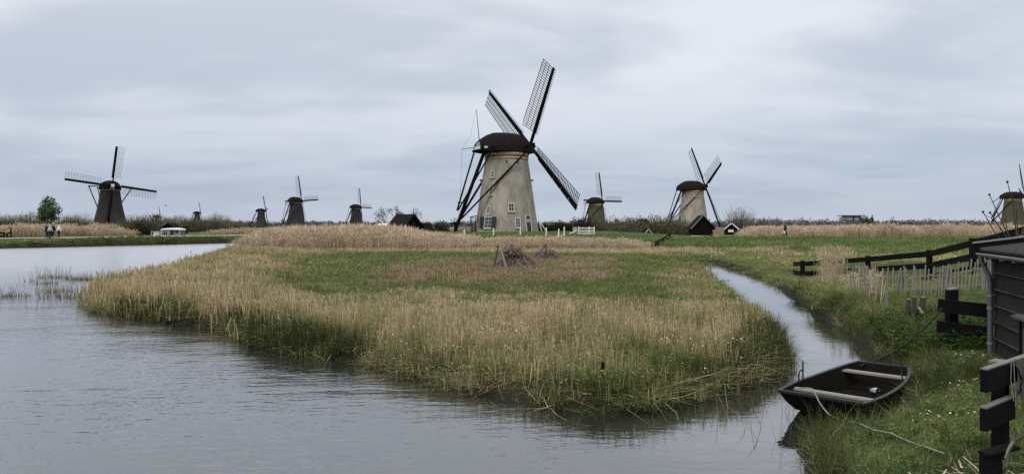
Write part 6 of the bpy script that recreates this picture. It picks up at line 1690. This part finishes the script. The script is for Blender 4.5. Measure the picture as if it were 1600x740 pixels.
# ------------------------------------------------------------------ people
def person(label, px, pyfeet, d, top_h, jacket, trousers, facing, step=.0, head=None, hood=None, lean=0.0, arm=(.12, .12), z=None):
    """one continuous figure grown on a skeleton; clothes are shells over it"""
    a = at(px, pyfeet, d); gz = Hp(a.x, a.y) + .05
    r = thing('person', label, 'person', (a.x, a.y, gz), facing, None)
    k = top_h / 1.75
    J = {}; E = []
    def j(n, p, rad): J[n] = (Vector(p) * k, rad * k); return n
    j('pelvis', (0, 0, .95), .13); j('waist', (0, lean * .15, 1.10), .12); j('chest', (0, lean * .5, 1.34), .145); j('neck', (0, lean * .9, 1.50), .055); j('skull0', (0, lean + .01, 1.60), .075); j('skull1', (0, lean + .01, 1.70), .07); j('nose', (0, lean - .085, 1.62), .014)
    E += [('pelvis', 'waist'), ('waist', 'chest'), ('chest', 'neck'), ('neck', 'skull0'), ('skull0', 'skull1'), ('skull0', 'nose')]
    for s, sg in (('l', -1), ('r', 1)):
        st = step * sg
        j('hip' + s, (sg * .09, 0, .90), .095); j('knee' + s, (sg * .10, -st * .55 - .02, .49), .062); j('ankle' + s, (sg * .10, -st + (.06 if st < 0 else 0), .09), .042); j('toe' + s, (sg * .11, -st - .17, .04), .035)
        E += [('pelvis', 'hip' + s), ('hip' + s, 'knee' + s), ('knee' + s, 'ankle' + s), ('ankle' + s, 'toe' + s)]
        ad = arm[0 if sg < 0 else 1]
        j('shoulder' + s, (sg * .19, lean * .7, 1.42), .062); j('elbow' + s, (sg * .25, lean * .6 + .03, 1.13), .045); j('wrist' + s, (sg * .25, lean * .6 - ad, .90), .030); j('palm' + s, (sg * .25, lean * .6 - ad - .02, .83), .030)
        E += [('chest', 'shoulder' + s), ('shoulder' + s, 'elbow' + s), ('elbow' + s, 'wrist' + s), ('wrist' + s, 'palm' + s)]
        for f in range(4):
            j('f%d%s' % (f, s), (sg * .245, lean * .6 - ad - .05 + .022 * f, .745 - .01 * (f in (1, 2))), .009); E.append(('palm' + s, 'f%d%s' % (f, s)))
        j('th' + s, (sg * .235, lean * .6 - ad - .075, .80), .010); E.append(('palm' + s, 'th' + s))
    def skin(name, names, grow, mat, parent, sub=1):
        idx = {n: i for i, n in enumerate(names)}
        me = bpy.data.meshes.new(name)
        me.from_pydata([J[n][0] for n in names], [(idx[p], idx[q]) for p, q in E if p in idx and q in idx], [])
        me.materials.append(mat)
        o = link(name, me, parent)
        sk = o.modifiers.new('skin', 'SKIN'); sk.use_smooth_shade = True
        if not me.skin_vertices: return o
        for i, n in enumerate(names):
            rr = J[n][1] + (grow if grow else 0); me.skin_vertices[0].data[i].radius = (rr, rr)
        me.skin_vertices[0].data[0].use_root = True
        sb = o.modifiers.new('smooth', 'SUBSURF'); sb.levels = sub; sb.render_levels = sub
        return o
    skin('body', list(J), 0, M['skin'], r)
    skin('jacket', ['chest', 'pelvis', 'waist', 'neck', 'shoulderl', 'elbowl', 'wristl', 'shoulderr', 'elbowr', 'wristr'], .045, M[jacket], r)
    skin('trousers', ['pelvis', 'hipl', 'kneel', 'anklel', 'hipr', 'kneer', 'ankler'], .03, M[trousers], r)
    for s in 'lr':
        p = J['ankle' + s][0]; q = J['toe' + s][0]
        MB().tube([p + Vector((0, .05, -.055)) * k, p + Vector((0, -.03, -.05)) * k, q + Vector((0, -.03, -.01)) * k], [.045 * k, .05 * k, .035 * k], 7).build('shoe', M['cloth_black'], r)
    c = J['skull0'][0]
    if hood:
        MB().lathe([(.02, .24), (.075, .215), (.10, .15), (.112, .07), (.11, -.02), (.115, -.10), (.12, -.15)], 10, cap=False).build('hood', M[hood], r, (c.x, c.y + .02, c.z - .04))
    else:
        MB().lathe([(.01, .185), (.06, .17), (.088, .12), (.092, .06), (.075, .02)], 10, cap=False).build('hair', M[head or 'hair'], r, (c.x, c.y + .018, c.z - .02))
    for sg in (-1, 1): MB().lathe([(.009, -.004), (.004, .006)], 6).build('eye', M['cloth_black'], r, (c.x + sg * .03 * k, c.y - .07 * k, c.z + .03 * k), Euler((R(90), 0, 0)))
    return r
person('person in black standing at the left of the group on the dyke path', 73.0, 371.6, 92.2, 1.76, 'cloth_black', 'cloth_black', R(100), .05)
person('person in a pale grey jacket and dark trousers at the front of the group', 78.2, 372.0, 91.8, 1.62, 'cloth_grey', 'cloth_navy', R(185), .04, 'cloth_white')
person('person in black at the right of the group, behind the pale jacket', 82.6, 371.2, 93.4, 1.68, 'cloth_black', 'cloth_black', R(200), .06)
person('person in a white hooded jacket and black trousers walking alone on the dyke path', 92.3, 371.4, 93.6, 1.60, 'cloth_white', 'cloth_black', R(10), .16, hood='cloth_white')
wm = person('person in dark clothes walking on the green dyke on the right', 1227, 369.6, 82.3, 1.62, 'cloth_navy', 'cloth_black', R(80), .22, arm=(.1, .16))
w = wm.location
bg = thing('carrier_bag', 'white carrier bag held by the person walking on the green dyke', 'bag', (w.x - .20, w.y - .27, w.z + .36)); bg.scale = (.62, .62, .8)
MB().loft([[(-.13, -.06, 0), (.13, -.06, 0), (.13, .06, 0), (-.13, .06, 0)], [(-.16, -.08, .16), (.16, -.08, .16), (.16, .08, .16), (-.16, .08, .16)], [(-.13, -.02, .36), (.13, -.02, .36), (.13, .02, .36), (-.13, .02, .36)]], smooth=False).build('sack', M['white_plastic'], bg)
MB().tube([(-.08, 0, .34), (-.03, 0, .44), (.03, 0, .44), (.08, 0, .34)], .012, 5).build('handle', M['white_plastic'], bg)
# a bird over the willows
b = thing('bird', 'tiny dark bird flying above the willow thicket on the left', 'bird', at(259, 321, 180), R(30))
MB().tube([(-.3, 0, 0), (-.1, 0, .02), (.15, 0, .03), (.32, 0, .02)], [.02, .09, .08, .02], 7).build('body', M['cloth_black'], b)
for sg in (-1, 1):
    MB().add([(.12, sg * .05, .03), (-.1, sg * .05, .03), (-.12, sg * .4, .16), (.04, sg * .42, .17), (-.2, sg * .8, .06), (.12, sg * .05, .05), (-.1, sg * .05, .05), (-.12, sg * .4, .18), (.04, sg * .42, .19), (-.2, sg * .8, .075)], [(0, 1, 2, 3), (3, 2, 4), (8, 7, 6, 5), (9, 7, 8), (0, 3, 8, 5), (1, 6, 7, 2), (3, 4, 9, 8), (2, 7, 9, 4)]).build('wing', M['cloth_black'], b)
